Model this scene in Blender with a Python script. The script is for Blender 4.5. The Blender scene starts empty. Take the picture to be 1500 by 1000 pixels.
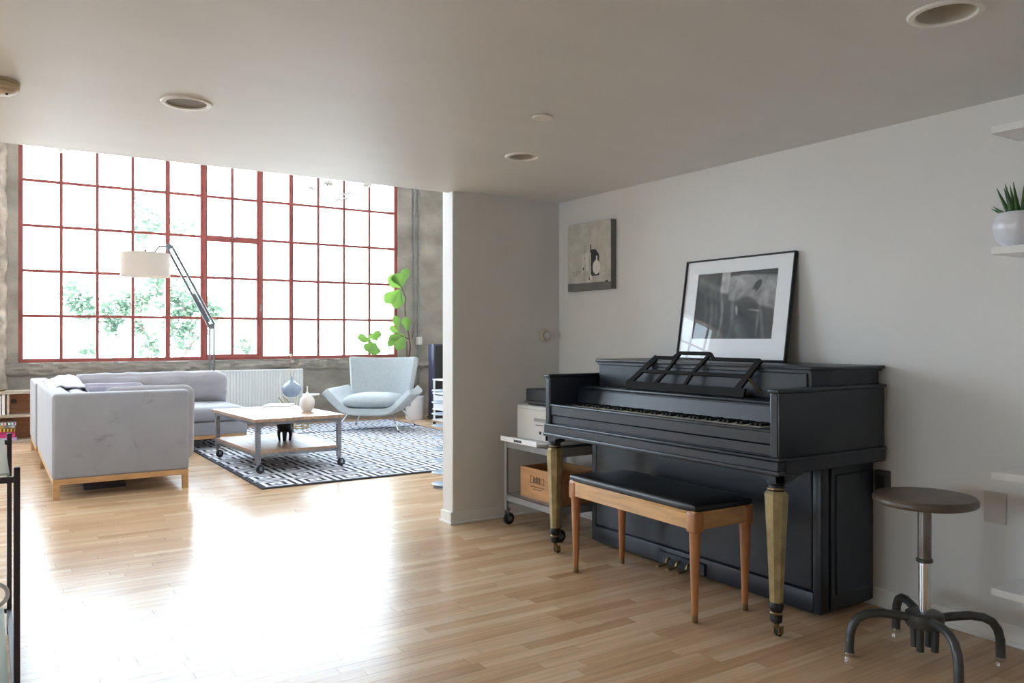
import bpy, bmesh, math, random
from mathutils import Vector, Matrix, noise
R = math.radians
sc = bpy.context.scene
C = sc.collection

# ------------------------------------------------------------------ camera
F, CX, CY, H, YAW = 1173.0, 750.0, 494.5, 1.18, R(33.2)
cam_d = bpy.data.cameras.new('camera')
cam_d.sensor_width = 36.0
cam_d.lens = F / 1500 * 36
cam_d.shift_y = (CY - 500) / 1500
cam_d.clip_start = 0.05
cam_d.clip_end = 300
cam = bpy.data.objects.new('camera', cam_d)
cam.location = (0, 0, H)
cam.rotation_euler = (R(90), 0, -YAW)
C.objects.link(cam)
sc.camera = cam

# ------------------------------------------------------------------ sky, portals, exposure
w = bpy.data.worlds.new('overcast_sky')
sc.world = w
w.use_nodes = True
bg = w.node_tree.nodes['Background']
bg.inputs[0].default_value = (0.69, 0.855, 1.0, 1)
bg.inputs[1].default_value = 6.0
sc.view_settings.view_transform = 'Standard'
sc.view_settings.look = 'None'
sc.view_settings.gamma = 1
sc.view_settings.use_curve_mapping = False
sc.view_settings.exposure = 1.22
def portal(name, loc, rot, sx, sy):
    l = bpy.data.lights.new(name, 'AREA')
    l.shape = 'RECTANGLE'; l.size = sx; l.size_y = sy
    l.cycles.is_portal = True
    o = bpy.data.objects.new(name, l); o.location = loc; o.rotation_euler = rot
    C.objects.link(o)
portal('window_portal', (2.72, 11.25, 2.5), (R(-90), 0, 0), 4.85, 3.3)
portal('second_window_portal', (-2.93, 11.25, 2.5), (R(-90), 0, 0), 4.85, 3.3)
portal('added_window_portal', (-6.42, 2.95, 1.32), (0, R(-90), 0), 1.36, 2.5)  # sampling portal of the added side window
sun_d = bpy.data.lights.new('sun', 'SUN')      # added behind the building: light off the street brightens the low ceiling
sun_d.energy = 22.0; sun_d.angle = R(0.6); sun_d.color = (1.0, 0.97, 0.92)
sun = bpy.data.objects.new('sun', sun_d); sun.rotation_euler = (R(32), 0, R(-12)); sun.location = (0, -10, 30); C.objects.link(sun)
sc.cycles.max_bounces = 10
sc.cycles.diffuse_bounces = 6
sc.cycles.transparent_max_bounces = 16

# ------------------------------------------------------------------ pixel helpers (photo pixel -> direction, met with a real plane)
_c, _s = math.cos(YAW), math.sin(YAW)
def ray(px, py):
    x = (px - CX) / F
    return x * _c + _s, _c - x * _s, -(py - CY) / F
def fl(px, py, z=0.0):
    r = ray(px, py); t = (z - H) / r[2]
    return Vector((r[0] * t, r[1] * t, z))
def pY(px, py, Y):
    r = ray(px, py); t = Y / r[1]
    return Vector((r[0] * t, Y, H + r[2] * t))
def pX(px, py, X):
    r = ray(px, py); t = X / r[0]
    return Vector((X, r[1] * t, H + r[2] * t))
def proj(p):
    d = p[0] * _s + p[1] * _c
    return CX + F * (p[0] * _c - p[1] * _s) / d, CY - F * (p[2] - H) / d, d

# ------------------------------------------------------------------ materials
def mat(name, col, rough=0.5, metal=0.0, var=0.0, scale=8.0, stretch=(1, 1, 1), bump=0.0, bscale=None,
        coat=0.0, sheen=0.0, spec=0.5, rvar=0.0, col2=None, emit=None, detail=4):
    m = bpy.data.materials.new(name); m.use_nodes = True
    nt = m.node_tree; N = nt.nodes; L = nt.links
    b = N['Principled BSDF']
    b.inputs['Base Color'].default_value = (*col, 1)
    b.inputs['Roughness'].default_value = rough
    b.inputs['Metallic'].default_value = metal
    b.inputs['Specular IOR Level'].default_value = spec
    b.inputs['Coat Weight'].default_value = coat
    b.inputs['Coat Roughness'].default_value = 0.12
    b.inputs['Sheen Weight'].default_value = sheen
    tc = N.new('ShaderNodeTexCoord')
    mp = N.new('ShaderNodeMapping'); mp.inputs['Scale'].default_value = stretch
    L.new(tc.outputs['Object'], mp.inputs['Vector'])
    n = N.new('ShaderNodeTexNoise'); n.inputs['Scale'].default_value = scale; n.inputs['Detail'].default_value = detail
    L.new(mp.outputs[0], n.inputs['Vector'])
    if var or col2:
        cr = N.new('ShaderNodeValToRGB')
        a = tuple(max(0, c * (1 - var)) for c in col); e = col2 if col2 else tuple(min(1, c * (1 + var)) for c in col)
        cr.color_ramp.elements[0].color = (*a, 1); cr.color_ramp.elements[0].position = 0.32
        cr.color_ramp.elements[1].color = (*e, 1); cr.color_ramp.elements[1].position = 0.68
        L.new(n.outputs['Fac'], cr.inputs[0]); L.new(cr.outputs[0], b.inputs['Base Color'])
    if rvar:
        mr = N.new('ShaderNodeMapRange')
        mr.inputs['To Min'].default_value = max(0, rough - rvar); mr.inputs['To Max'].default_value = min(1, rough + rvar)
        L.new(n.outputs['Fac'], mr.inputs['Value']); L.new(mr.outputs[0], b.inputs['Roughness'])
    if bump:
        n2 = N.new('ShaderNodeTexNoise'); n2.inputs['Scale'].default_value = bscale or scale * 3; n2.inputs['Detail'].default_value = 5
        L.new(mp.outputs[0], n2.inputs['Vector'])
        bp = N.new('ShaderNodeBump'); bp.inputs['Strength'].default_value = bump; bp.inputs['Distance'].default_value = 0.01
        L.new(n2.outputs['Fac'], bp.inputs['Height']); L.new(bp.outputs[0], b.inputs['Normal'])
    if emit:
        b.inputs['Emission Color'].default_value = (*emit[0], 1); b.inputs['Emission Strength'].default_value = emit[1]
    return m
def srgb(r, g, b):
    f = lambda v: (v / 255 / 12.92) if v / 255 <= 0.04045 else ((v / 255 + 0.055) / 1.055) ** 2.4
    return f(r), f(g), f(b)

M = {}
M['wall'] = mat('white_wall_paint', srgb(224, 222, 218), 0.55, var=0.015, scale=3, bump=0.04, bscale=60)
M['ceil'] = mat('ceiling_paint', srgb(226, 228, 229), 0.42, var=0.02, scale=2, bump=0.10, bscale=5, stretch=(1, 2.5, 1))
M['trim'] = mat('trim_paint', srgb(238, 236, 232), 0.35)
M['white'] = mat('white_laminate', srgb(250, 250, 252), 0.3)
M['concrete'] = mat('board_formed_concrete', srgb(150, 143, 134), 0.85, var=0.28, scale=2.2, bump=0.5, bscale=22, stretch=(1, 1, 1.6), detail=8)
M['rough'] = mat('broken_concrete', srgb(176, 164, 150), 0.95, var=0.32, scale=7, bump=1.0, bscale=30, detail=9)
M['red'] = mat('red_painted_steel', srgb(150, 72, 64), 0.5, var=0.15, scale=9)
M['black'] = mat('ebonised_piano_finish', srgb(34, 40, 49), 0.36, var=0.18, scale=6, stretch=(1, 0.4, 1), bump=0.05, bscale=90)
M['black_dark'] = mat('matt_black', srgb(20, 19, 19), 0.5)
M['black_leather'] = mat('black_vinyl', srgb(22, 23, 26), 0.32, bump=0.08, bscale=120)
M['gold'] = mat('antique_gold_paint', srgb(166, 148, 106), 0.42, metal=0.3, var=0.22, scale=18)
M['brass'] = mat('aged_brass', srgb(150, 128, 92), 0.35, metal=0.9, var=0.15)
M['benchwood'] = mat('honey_maple', srgb(206, 158, 100), 0.34, var=0.16, scale=6, stretch=(8, 1, 8), coat=0.25)
M['benchleg'] = mat('reddish_maple', srgb(178, 118, 72), 0.34, var=0.14, scale=6, stretch=(8, 8, 1), coat=0.25)
M['oak'] = mat('light_oak', srgb(196, 152, 104), 0.5, var=0.14, scale=7, stretch=(1, 1, 6))
M['sofa'] = mat('pale_grey_velvet', srgb(150, 151, 159), 0.85, col2=srgb(166, 167, 175), scale=4.5, sheen=0.35, bump=0.12, bscale=70, detail=9)
def velvet(name, col):
    m = mat(name, col, 0.85, var=0.05, scale=4.5, sheen=0.3, bump=0.12, bscale=70)
    nt = m.node_tree; N = nt.nodes; L = nt.links; b = N['Principled BSDF']
    src = b.inputs['Base Color'].links[0].from_socket
    tc = N.new('ShaderNodeTexCoord'); mp = N.new('ShaderNodeMapping'); mp.inputs['Scale'].default_value = (1.0, 1.0, 1.3); L.new(tc.outputs['Object'], mp.inputs[0])
    n = N.new('ShaderNodeTexNoise'); n.inputs['Scale'].default_value = 6.5; n.inputs['Detail'].default_value = 10; n.inputs['Roughness'].default_value = .72; n.inputs['Distortion'].default_value = .6
    L.new(mp.outputs[0], n.inputs['Vector'])
    mr = N.new('ShaderNodeMapRange'); mr.inputs['From Min'].default_value = .58; mr.inputs['From Max'].default_value = .70; mr.inputs['To Min'].default_value = 0; mr.inputs['To Max'].default_value = .45
    L.new(n.outputs['Fac'], mr.inputs['Value'])
    mx = N.new('ShaderNodeMix'); mx.data_type = 'RGBA'; mx.inputs['B'].default_value = (*[c * .42 for c in col], 1)
    L.new(mr.outputs[0], mx.inputs['Factor']); L.new(src, mx.inputs['A']); L.new(mx.outputs['Result'], b.inputs['Base Color'])
    return m
M['sofa'] = velvet('pale_grey_brushed_velvet', srgb(152, 153, 160))
M['cushion'] = mat('grey_velvet_cushion', srgb(154, 151, 156), 0.85, var=0.08, scale=5, sheen=0.35, bump=0.15, bscale=60)
M['lilac'] = mat('lilac_grey_velvet', srgb(150, 146, 162), 0.8, var=0.1, scale=6, sheen=0.4)
M['throw'] = mat('white_throw', srgb(204, 205, 212), 0.9, var=0.06, scale=9, bump=0.3, bscale=40)
M['chair'] = mat('pale_blue_grey_wool', srgb(170, 178, 182), 0.9, var=0.05, scale=30, sheen=0.2, bump=0.12, bscale=200)
M['chrome'] = mat('chrome', (0.75, 0.76, 0.78), 0.12, metal=1.0)
M['deskblack'] = mat('flat_black_paint', srgb(24, 21, 20), 0.7, spec=0.2)
M['brasswire'] = mat('brushed_brass', srgb(178, 160, 112), 0.45, metal=0.2)
M['nickel'] = mat('brushed_nickel', (0.16, 0.17, 0.18), 0.3, metal=0.8)
M['steel'] = mat('galvanised_steel', srgb(138, 142, 146), 0.45, metal=0.7, var=0.2, scale=14)
M['cartgrey'] = mat('grey_enamel', srgb(146, 146, 145), 0.45, var=0.08, scale=9)
M['darksteel'] = mat('dark_bronze_steel', srgb(74, 67, 71), 0.45, metal=0.3)
M['stoolgrey'] = mat('worn_grey_enamel', srgb(82, 82, 80), 0.38, metal=0.5, var=0.2, scale=12)
M['stoolpole'] = mat('worn_steel_tube', srgb(150, 152, 152), 0.3, metal=0.85, col2=srgb(110, 96, 88), scale=9)
M['stoolwood'] = mat('worn_dark_wood', srgb(88, 70, 60), 0.33, var=0.3, scale=10, col2=srgb(112, 98, 86), detail=8)
M['tabletop'] = mat('reclaimed_wood', srgb(168, 136, 112), 0.33, var=0.25, scale=5, stretch=(7, 1, 7))
M['rubber'] = mat('black_rubber', srgb(36, 36, 38), 0.7)
M['iron'] = mat('cast_iron', srgb(128, 131, 138), 0.5, metal=0.3, var=0.2, scale=20)
M['ceramic'] = mat('white_ceramic', srgb(232, 228, 224), 0.35)
M['blueceramic'] = mat('blue_grey_ceramic', srgb(150, 164, 180), 0.22, var=0.15, scale=7)
M['pot'] = mat('white_glazed_pot', srgb(226, 226, 230), 0.22)
M['soil'] = mat('soil', srgb(70, 52, 40), 0.95, var=0.3, scale=40)
M['leaf'] = mat('fig_leaf', srgb(120, 170, 62), 0.45, var=0.2, scale=12)
M['leafdark'] = mat('deep_green_leaf', srgb(58, 92, 44), 0.4, var=0.3, scale=14)
M['bark'] = mat('brown_bark', srgb(92, 66, 56), 0.85, var=0.3, scale=30)
M['speaker'] = mat('dark_blue_veneer', srgb(52, 52, 78), 0.35)
M['cable'] = mat('black_cable', srgb(24, 24, 24), 0.5)
M['beige'] = mat('printer_plastic', srgb(206, 204, 198), 0.45)
M['crate'] = mat('pine_crate', srgb(196, 146, 98), 0.6, var=0.14, scale=6, stretch=(6, 1, 7))
M['ink'] = mat('stamp_ink', srgb(70, 48, 36), 0.7)
M['shade'] = mat('linen_lampshade', srgb(236, 228, 216), 0.85, bump=0.05, bscale=200)
def shade_mat():
    m = bpy.data.materials.new('linen_lampshade'); m.use_nodes = True
    nt = m.node_tree; N = nt.nodes; L = nt.links; out = N['Material Output']; b = N['Principled BSDF']
    b.inputs['Base Color'].default_value = (*srgb(196, 184, 172), 1); b.inputs['Roughness'].default_value = .9
    t = N.new('ShaderNodeBsdfTranslucent'); t.inputs[0].default_value = (*srgb(240, 230, 214), 1); mx = N.new('ShaderNodeMixShader'); mx.inputs[0].default_value = .02
    L.new(b.outputs[0], mx.inputs[1]); L.new(t.outputs[0], mx.inputs[2]); L.new(mx.outputs[0], out.inputs[0])
    return m
M['shade'] = shade_mat()
M['radiator'] = mat('white_radiator_enamel', srgb(226, 226, 224), 0.35)
M['grille'] = mat('grey_speaker_grille', srgb(120, 114, 106), 0.6)
M['baffle'] = mat('grey_baffle', srgb(190, 186, 176), 0.45)
M['almond'] = mat('almond_plastic', srgb(205, 190, 160), 0.45)
M['greyplate'] = mat('grey_painted_plate', srgb(205, 201, 194), 0.5)
M['pine'] = mat('knotty_pine', srgb(168, 112, 74), 0.55, var=0.16, scale=4, stretch=(1, 6, 8))
M['shelfedge'] = mat('grey_wood_board', srgb(178, 166, 150), 0.6, var=0.2, scale=5, stretch=(1, 6, 8))
M['skirt_black'] = mat('ivory_key', srgb(225, 222, 212), 0.3)
M['street'] = mat('pale_pavement', srgb(228, 226, 222), 0.9, var=0.04, scale=0.5)
M['treebark'] = mat('tree_bark', srgb(110, 96, 88), 0.9)

def leaf_mat():
    m = bpy.data.materials.new('street_tree_leaf'); m.use_nodes = True
    nt = m.node_tree; N = nt.nodes; L = nt.links
    out = N['Material Output']; N.remove(N['Principled BSDF'])
    d = N.new('ShaderNodeBsdfDiffuse'); t = N.new('ShaderNodeBsdfTranslucent'); mx = N.new('ShaderNodeMixShader')
    d.inputs[0].default_value = (*srgb(84, 100, 90), 1); t.inputs[0].default_value = (*srgb(80, 102, 80), 1)
    L.new(d.outputs[0], mx.inputs[1]); L.new(t.outputs[0], mx.inputs[2]); L.new(mx.outputs[0], out.inputs[0])
    return m
M['treeleaf'] = leaf_mat()

def glass_mat(name, tint, rough=0.0, refl=1.0):
    m = bpy.data.materials.new(name); m.use_nodes = True
    nt = m.node_tree; N = nt.nodes; L = nt.links
    out = N['Material Output']; N.remove(N['Principled BSDF'])
    t = N.new('ShaderNodeBsdfTransparent'); t.inputs[0].default_value = (*tint, 1)
    g = N.new('ShaderNodeBsdfGlossy'); g.inputs['Roughness'].default_value = rough
    fr = N.new('ShaderNodeFresnel')
    geo = N.new('ShaderNodeNewGeometry'); ior = N.new('ShaderNodeMapRange')     # thin pane: the same reflectance from both sides
    ior.inputs['To Min'].default_value = 1.45; ior.inputs['To Max'].default_value = 1 / 1.45
    L.new(geo.outputs['Backfacing'], ior.inputs['Value']); L.new(ior.outputs[0], fr.inputs[0])
    mul = N.new('ShaderNodeMath'); mul.operation = 'MULTIPLY'; mul.inputs[1].default_value = refl
    mx = N.new('ShaderNodeMixShader')
    L.new(fr.outputs[0], mul.inputs[0]); L.new(mul.outputs[0], mx.inputs[0])
    L.new(t.outputs[0], mx.inputs[1]); L.new(g.outputs[0], mx.inputs[2]); L.new(mx.outputs[0], out.inputs[0])
    return m
M['glass'] = glass_mat('window_glass', (0.985, 0.99, 0.99))
def frosted():
    m = glass_mat('pale_green_table_glass', (0.86, 0.93, 0.92)); nt = m.node_tree; N = nt.nodes; out = N['Material Output']  # clear glass with an even pale green diffuse mixed in
    src = out.inputs[0].links[0].from_socket; d = N.new('ShaderNodeBsdfDiffuse'); d.inputs[0].default_value = (*srgb(206, 220, 220), 1)
    mx = N.new('ShaderNodeMixShader'); mx.inputs[0].default_value = .4; nt.links.new(src, mx.inputs[1]); nt.links.new(d.outputs[0], mx.inputs[2]); nt.links.new(mx.outputs[0], out.inputs[0])
    return m
M['tableglass'] = frosted()
M['discglass'] = mat('frosted_pale_blue_glass', srgb(186, 202, 220), 0.25)

def attr_mat(name, rough=0.5, spec=0.5, coat=0.0):
    m = bpy.data.materials.new(name); m.use_nodes = True
    nt = m.node_tree; N = nt.nodes
    a = N.new('ShaderNodeAttribute'); a.attribute_name = 'ink'
    b = N['Principled BSDF']; b.inputs['Roughness'].default_value = rough; b.inputs['Coat Weight'].default_value = coat
    b.inputs['Specular IOR Level'].default_value = spec
    nt.links.new(a.outputs['Color'], b.inputs['Base Color'])
    return m
M['print'] = attr_mat('photographic_print', 0.5)
M['paint'] = attr_mat('painted_canvas', 0.7)

def plank_mat():
    m = bpy.data.materials.new('maple_strip_floor'); m.use_nodes = True
    nt = m.node_tree; N = nt.nodes; L = nt.links
    b = N['Principled BSDF']; b.inputs['Specular IOR Level'].default_value = 0.32
    a = N.new('ShaderNodeAttribute'); a.attribute_name = 'tone'
    cr = N.new('ShaderNodeValToRGB')
    stops = [(0.0, srgb(176, 136, 100)), (0.2, srgb(194, 157, 120)), (0.6, srgb(208, 174, 138)), (1.0, srgb(222, 193, 160))]
    e = cr.color_ramp.elements
    e[0].position, e[0].color = stops[0][0], (*stops[0][1], 1)
    e[1].position, e[1].color = stops[3][0], (*stops[3][1], 1)
    for p, c in stops[1:3]:
        n = e.new(p); n.color = (*c, 1)
    L.new(a.outputs['Fac'], cr.inputs[0])
    g = N.new('ShaderNodeNewGeometry')
    mp = N.new('ShaderNodeMapping'); mp.inputs['Scale'].default_value = (2.2, 45, 1)
    L.new(g.outputs['Position'], mp.inputs['Vector'])
    off = N.new('ShaderNodeVectorMath'); off.operation = 'SCALE'; off.inputs['Scale'].default_value = 37.0
    comb = N.new('ShaderNodeCombineXYZ'); L.new(a.outputs['Fac'], comb.inputs[0]); L.new(a.outputs['Fac'], comb.inputs[1])
    L.new(comb.outputs[0], off.inputs[0])
    L.new(off.outputs[0], mp.inputs['Location'])
    n = N.new('ShaderNodeTexNoise'); n.inputs['Scale'].default_value = 1.0; n.inputs['Detail'].default_value = 6
    L.new(mp.outputs[0], n.inputs['Vector'])
    mr = N.new('ShaderNodeMapRange'); mr.inputs['To Min'].default_value = 0.86; mr.inputs['To Max'].default_value = 1.12
    mr.inputs['From Min'].default_value = 0.3; mr.inputs['From Max'].default_value = 0.7
    L.new(n.outputs['Fac'], mr.inputs['Value'])
    mx = N.new('ShaderNodeVectorMath'); mx.operation = 'SCALE'
    L.new(cr.outputs[0], mx.inputs[0]); L.new(mr.outputs[0], mx.inputs['Scale']); L.new(mx.outputs[0], b.inputs['Base Color'])
    # worn lacquer: gloss varies over broad patches
    n3 = N.new('ShaderNodeTexNoise'); n3.inputs['Scale'].default_value = 1.3; n3.inputs['Detail'].default_value = 5
    L.new(g.outputs['Position'], n3.inputs['Vector'])
    mr2 = N.new('ShaderNodeMapRange'); mr2.inputs['To Min'].default_value = 0.17; mr2.inputs['To Max'].default_value = 0.30
    L.new(n3.outputs['Fac'], mr2.inputs['Value']); L.new(mr2.outputs[0], b.inputs['Roughness'])
    bp = N.new('ShaderNodeBump'); bp.inputs['Strength'].default_value = 0.12; bp.inputs['Distance'].default_value = 0.003
    mp2 = N.new('ShaderNodeMapping'); mp2.inputs['Scale'].default_value = (3, 30, 1)
    L.new(g.outputs['Position'], mp2.inputs['Vector'])
    n2 = N.new('ShaderNodeTexNoise'); n2.inputs['Scale'].default_value = 1.0; n2.inputs['Detail'].default_value = 2
    L.new(mp2.outputs[0], n2.inputs['Vector']); L.new(n2.outputs['Fac'], bp.inputs['Height']); L.new(bp.outputs[0], b.inputs['Normal'])
    return m
M['plank'] = plank_mat()

def rug_mat():
    m = bpy.data.materials.new('greek_key_rug_weave'); m.use_nodes = True
    nt = m.node_tree; N = nt.nodes; L = nt.links
    b = N['Principled BSDF']; b.inputs['Roughness'].default_value = 0.95
    tc = N.new('ShaderNodeTexCoord'); sp = N.new('ShaderNodeSeparateXYZ'); L.new(tc.outputs['Object'], sp.inputs[0])
    def m2(op, a, bb=None):
        n = N.new('ShaderNodeMath'); n.operation = op
        for i, v in enumerate((a, bb)):
            if v is None: continue
            if isinstance(v, (int, float)): n.inputs[i].default_value = v
            else: L.new(v, n.inputs[i])
        return n.outputs[0]
    TX, TY, PI_ = 0.32, 0.32, 0.064
    dx = m2('SUBTRACT', TX / 2, m2('ABSOLUTE', m2('MULTIPLY', m2('SUBTRACT', m2('FRACT', m2('DIVIDE', sp.outputs[0], TX)), 0.5), TX)))
    dy = m2('SUBTRACT', TY / 2, m2('ABSOLUTE', m2('MULTIPLY', m2('SUBTRACT', m2('FRACT', m2('DIVIDE', sp.outputs[1], TY)), 0.5), TY)))
    f = m2('FRACT', m2('ADD', m2('DIVIDE', m2('MINIMUM', dx, dy), PI_), 0.27))
    dark = m2('GREATER_THAN', f, 0.54)
    mx = N.new('ShaderNodeMix'); mx.data_type = 'RGBA'
    mx.inputs['A'].default_value = (*srgb(224, 228, 238), 1); mx.inputs['B'].default_value = (*srgb(40, 42, 54), 1)
    L.new(dark, mx.inputs['Factor']); L.new(mx.outputs['Result'], b.inputs['Base Color'])
    n = N.new('ShaderNodeTexNoise'); n.inputs['Scale'].default_value = 300
    bp = N.new('ShaderNodeBump'); bp.inputs['Strength'].default_value = 0.3; bp.inputs['Distance'].default_value = 0.004
    L.new(tc.outputs['Object'], n.inputs['Vector']); L.new(n.outputs['Fac'], bp.inputs['Height']); L.new(bp.outputs[0], b.inputs['Normal'])
    return m
M['rug'] = rug_mat()
M['rugedge'] = mat('charcoal_rug_binding', srgb(48, 50, 60), 0.9)

# ------------------------------------------------------------------ mesh helpers
def nb(): return bmesh.new()
def merge(bm, tmp):
    me = bpy.data.meshes.new('t'); tmp.to_mesh(me); tmp.free(); bm.from_mesh(me); bpy.data.meshes.remove(me)
def box(bm, x0, x1, y0, y1, z0, z1, bev=0.0, seg=2):
    t = bmesh.new()
    bmesh.ops.create_cube(t, size=1, matrix=Matrix.Translation(((x0 + x1) / 2, (y0 + y1) / 2, (z0 + z1) / 2)) @ Matrix.Diagonal((x1 - x0, y1 - y0, z1 - z0, 1)))
    if bev:
        bmesh.ops.bevel(t, geom=t.edges[:], offset=bev, segments=seg, profile=0.5, affect='EDGES')
    merge(bm, t); return bm
def tube(bm, pts, r, seg=8, cap=True):
    pts = [Vector(p) for p in pts]; n = len(pts)
    rs = r if isinstance(r, (list, tuple)) else [r] * n
    rings = []; up = None
    for i, p in enumerate(pts):
        t = (pts[min(i + 1, n - 1)] - pts[max(i - 1, 0)]).normalized()
        if up is None:
            up = Vector((0, 0, 1)) if abs(t.z) < 0.9 else Vector((1, 0, 0))
        a = (up - t * up.dot(t)).normalized(); up = a; b = t.cross(a)
        rings.append([bm.verts.new(p + (a * math.cos(k * 2 * math.pi / seg) + b * math.sin(k * 2 * math.pi / seg)) * rs[i]) for k in range(seg)])
    for i in range(n - 1):
        for k in range(seg):
            bm.faces.new((rings[i][k], rings[i][(k + 1) % seg], rings[i + 1][(k + 1) % seg], rings[i + 1][k]))
    if cap:
        bm.faces.new(rings[0][::-1]); bm.faces.new(rings[-1])
    return bm
def lathe(bm, prof, cx=0, cy=0, seg=24, phase=0.0, M4=None):
    rings = []
    for r, z in prof:
        if r < 1e-5: v = Vector((cx, cy, z)); rings.append([bm.verts.new(M4 @ v if M4 else v)])
        else:
            ring = []
            for k in range(seg):
                a = phase + k * 2 * math.pi / seg
                v = Vector((cx + r * math.cos(a), cy + r * math.sin(a), z)); ring.append(bm.verts.new(M4 @ v if M4 else v))
            rings.append(ring)
    for a, b in zip(rings, rings[1:]):
        for k in range(seg):
            k2 = (k + 1) % seg
            if len(a) == 1 and len(b) == 1: continue
            if len(a) == 1: bm.faces.new((a[0], b[k2], b[k]))
            elif len(b) == 1: bm.faces.new((a[k], a[k2], b[0]))
            else: bm.faces.new((a[k], a[k2], b[k2], b[k]))
    if len(rings[0]) > 1: bm.faces.new(rings[0][::-1])
    if len(rings[-1]) > 1: bm.faces.new(rings[-1])
    return bm
def prism(bm, poly, h0, h1, axis='z'):
    def P(a, b, h): return {'z': (a, b, h), 'y': (a, h, b), 'x': (h, a, b)}[axis]
    lo = [bm.verts.new(P(a, b, h0)) for a, b in poly]; hi = [bm.verts.new(P(a, b, h1)) for a, b in poly]
    n = len(poly)
    for k in range(n): bm.faces.new((lo[k], lo[(k + 1) % n], hi[(k + 1) % n], hi[k]))
    bm.faces.new(lo[::-1]); bm.faces.new(hi)
    return bm
def cushion(bm, x0, x1, y0, y1, z0, z1, e=0.35, wr=0.0, seed=0, n=14, fill=0.12):
    """soft box: rounded superellipsoid with slack corners and optional wrinkles"""
    t = bmesh.new(); bmesh.ops.create_cube(t, size=2)
    bmesh.ops.subdivide_edges(t, edges=t.edges[:], cuts=n, use_grid_fill=True)
    c = Vector(((x0 + x1) / 2, (y0 + y1) / 2, (z0 + z1) / 2)); hs = Vector(((x1 - x0) / 2, (y1 - y0) / 2, (z1 - z0) / 2))
    mn = min(hs)
    for v in t.verts:
        p = v.co.copy(); q = Vector((p.x * hs.x, p.y * hs.y, p.z * hs.z))
        rr = mn * e * 1.6
        inner = Vector(tuple(max(-(hs[i] - rr), min(hs[i] - rr, q[i])) for i in range(3)))
        d = q - inner
        if d.length > 1e-6: q = inner + d.normalized() * rr
        k = min(range(3), key=lambda i: hs[i])
        o = [i for i in range(3) if i != k]
        puff = (1 - abs(p[o[0]]) ** 3) * (1 - abs(p[o[1]]) ** 3)
        q[k] *= (1 - fill) + fill * puff
        if wr:
            s = Vector((q.x, q.y, q.z)) + Vector((seed * 3.1, seed * 1.7, 0))
            dn = noise.noise(Vector((s.x * 7, s.y * 7, s.z * 3))) + 0.5 * noise.noise(s * 17)
            q += d.normalized() * dn * wr if d.length > 1e-6 else Vector((0, 0, 0))
        v.co = c + q
    merge(bm, t); return bm
def mesh_of(name, bm, m, smooth=True, ang=38):
    bmesh.ops.recalc_face_normals(bm, faces=bm.faces[:])
    if smooth:
        for f in bm.faces: f.smooth = True
        for e in bm.edges:
            if len(e.link_faces) == 2 and e.calc_face_angle(0) > R(ang): e.smooth = False
    me = bpy.data.meshes.new(name); bm.to_mesh(me); bm.free()
    me.materials.append(M[m] if isinstance(m, str) else m)
    return me
def root_matrix(o):
    while o.parent: o = o.parent
    return Matrix.Translation(o.location) @ o.rotation_euler.to_matrix().to_4x4()
def obj(name, bm, m, parent=None, smooth=True, world=False, ang=38):
    if world and parent: bm.transform(root_matrix(parent).inverted())
    o = bpy.data.objects.new(name, mesh_of(name, bm, m, smooth, ang)); C.objects.link(o)
    if parent: o.parent = parent
    return o
def wobj(name, bm, m, parent, smooth=True, ang=38): return obj(name, bm, m, parent, smooth, True, ang)
def tag(o, label, cat, group=None):
    o['label'] = label; o['category'] = cat
    if group: o['group'] = group
    return o
def thing(name, label, cat, loc=(0, 0, 0), rz=0.0, group=None):
    o = bpy.data.objects.new(name, None); o.location = loc; o.rotation_euler = (0, 0, rz); o.empty_display_size = 0.1
    C.objects.link(o); return tag(o, label, cat, group)
def single(name, bm, m, label, cat, loc, group=None, smooth=True, ang=38):
    """a thing that is one mesh, built in world coordinates, origin at its base"""
    bm.transform(Matrix.Translation(-Vector(loc)))
    o = obj(name, bm, m, None, smooth, False, ang); o.location = loc
    return tag(o, label, cat, group)
def struct(name, bm, m, label=None, smooth=False, parent=None):
    o = obj(name, bm, m, parent, smooth)
    if not parent: o['kind'] = 'structure'
    if label: o['label'] = label
    return o
def arc(c, r, a0, a1, n, plane='xz'):
    out = []
    for i in range(n + 1):
        a = R(a0 + (a1 - a0) * i / n); p, q = r * math.cos(a), r * math.sin(a)
        out.append({'xz': (c[0] + p, c[1], c[2] + q), 'yz': (c[0], c[1] + p, c[2] + q), 'xy': (c[0] + p, c[1] + q, c[2])}[plane])
    return out

# ================================================================== SETTING
XW, YP, ZC = 3.293, 4.44, 2.105           # piano wall, pier wall face, low ceiling
XL, XR, YB, YW, ZT = -6.3, 6.6, -3.2, 11.0, 4.6
EDGE = 4.53

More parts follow.
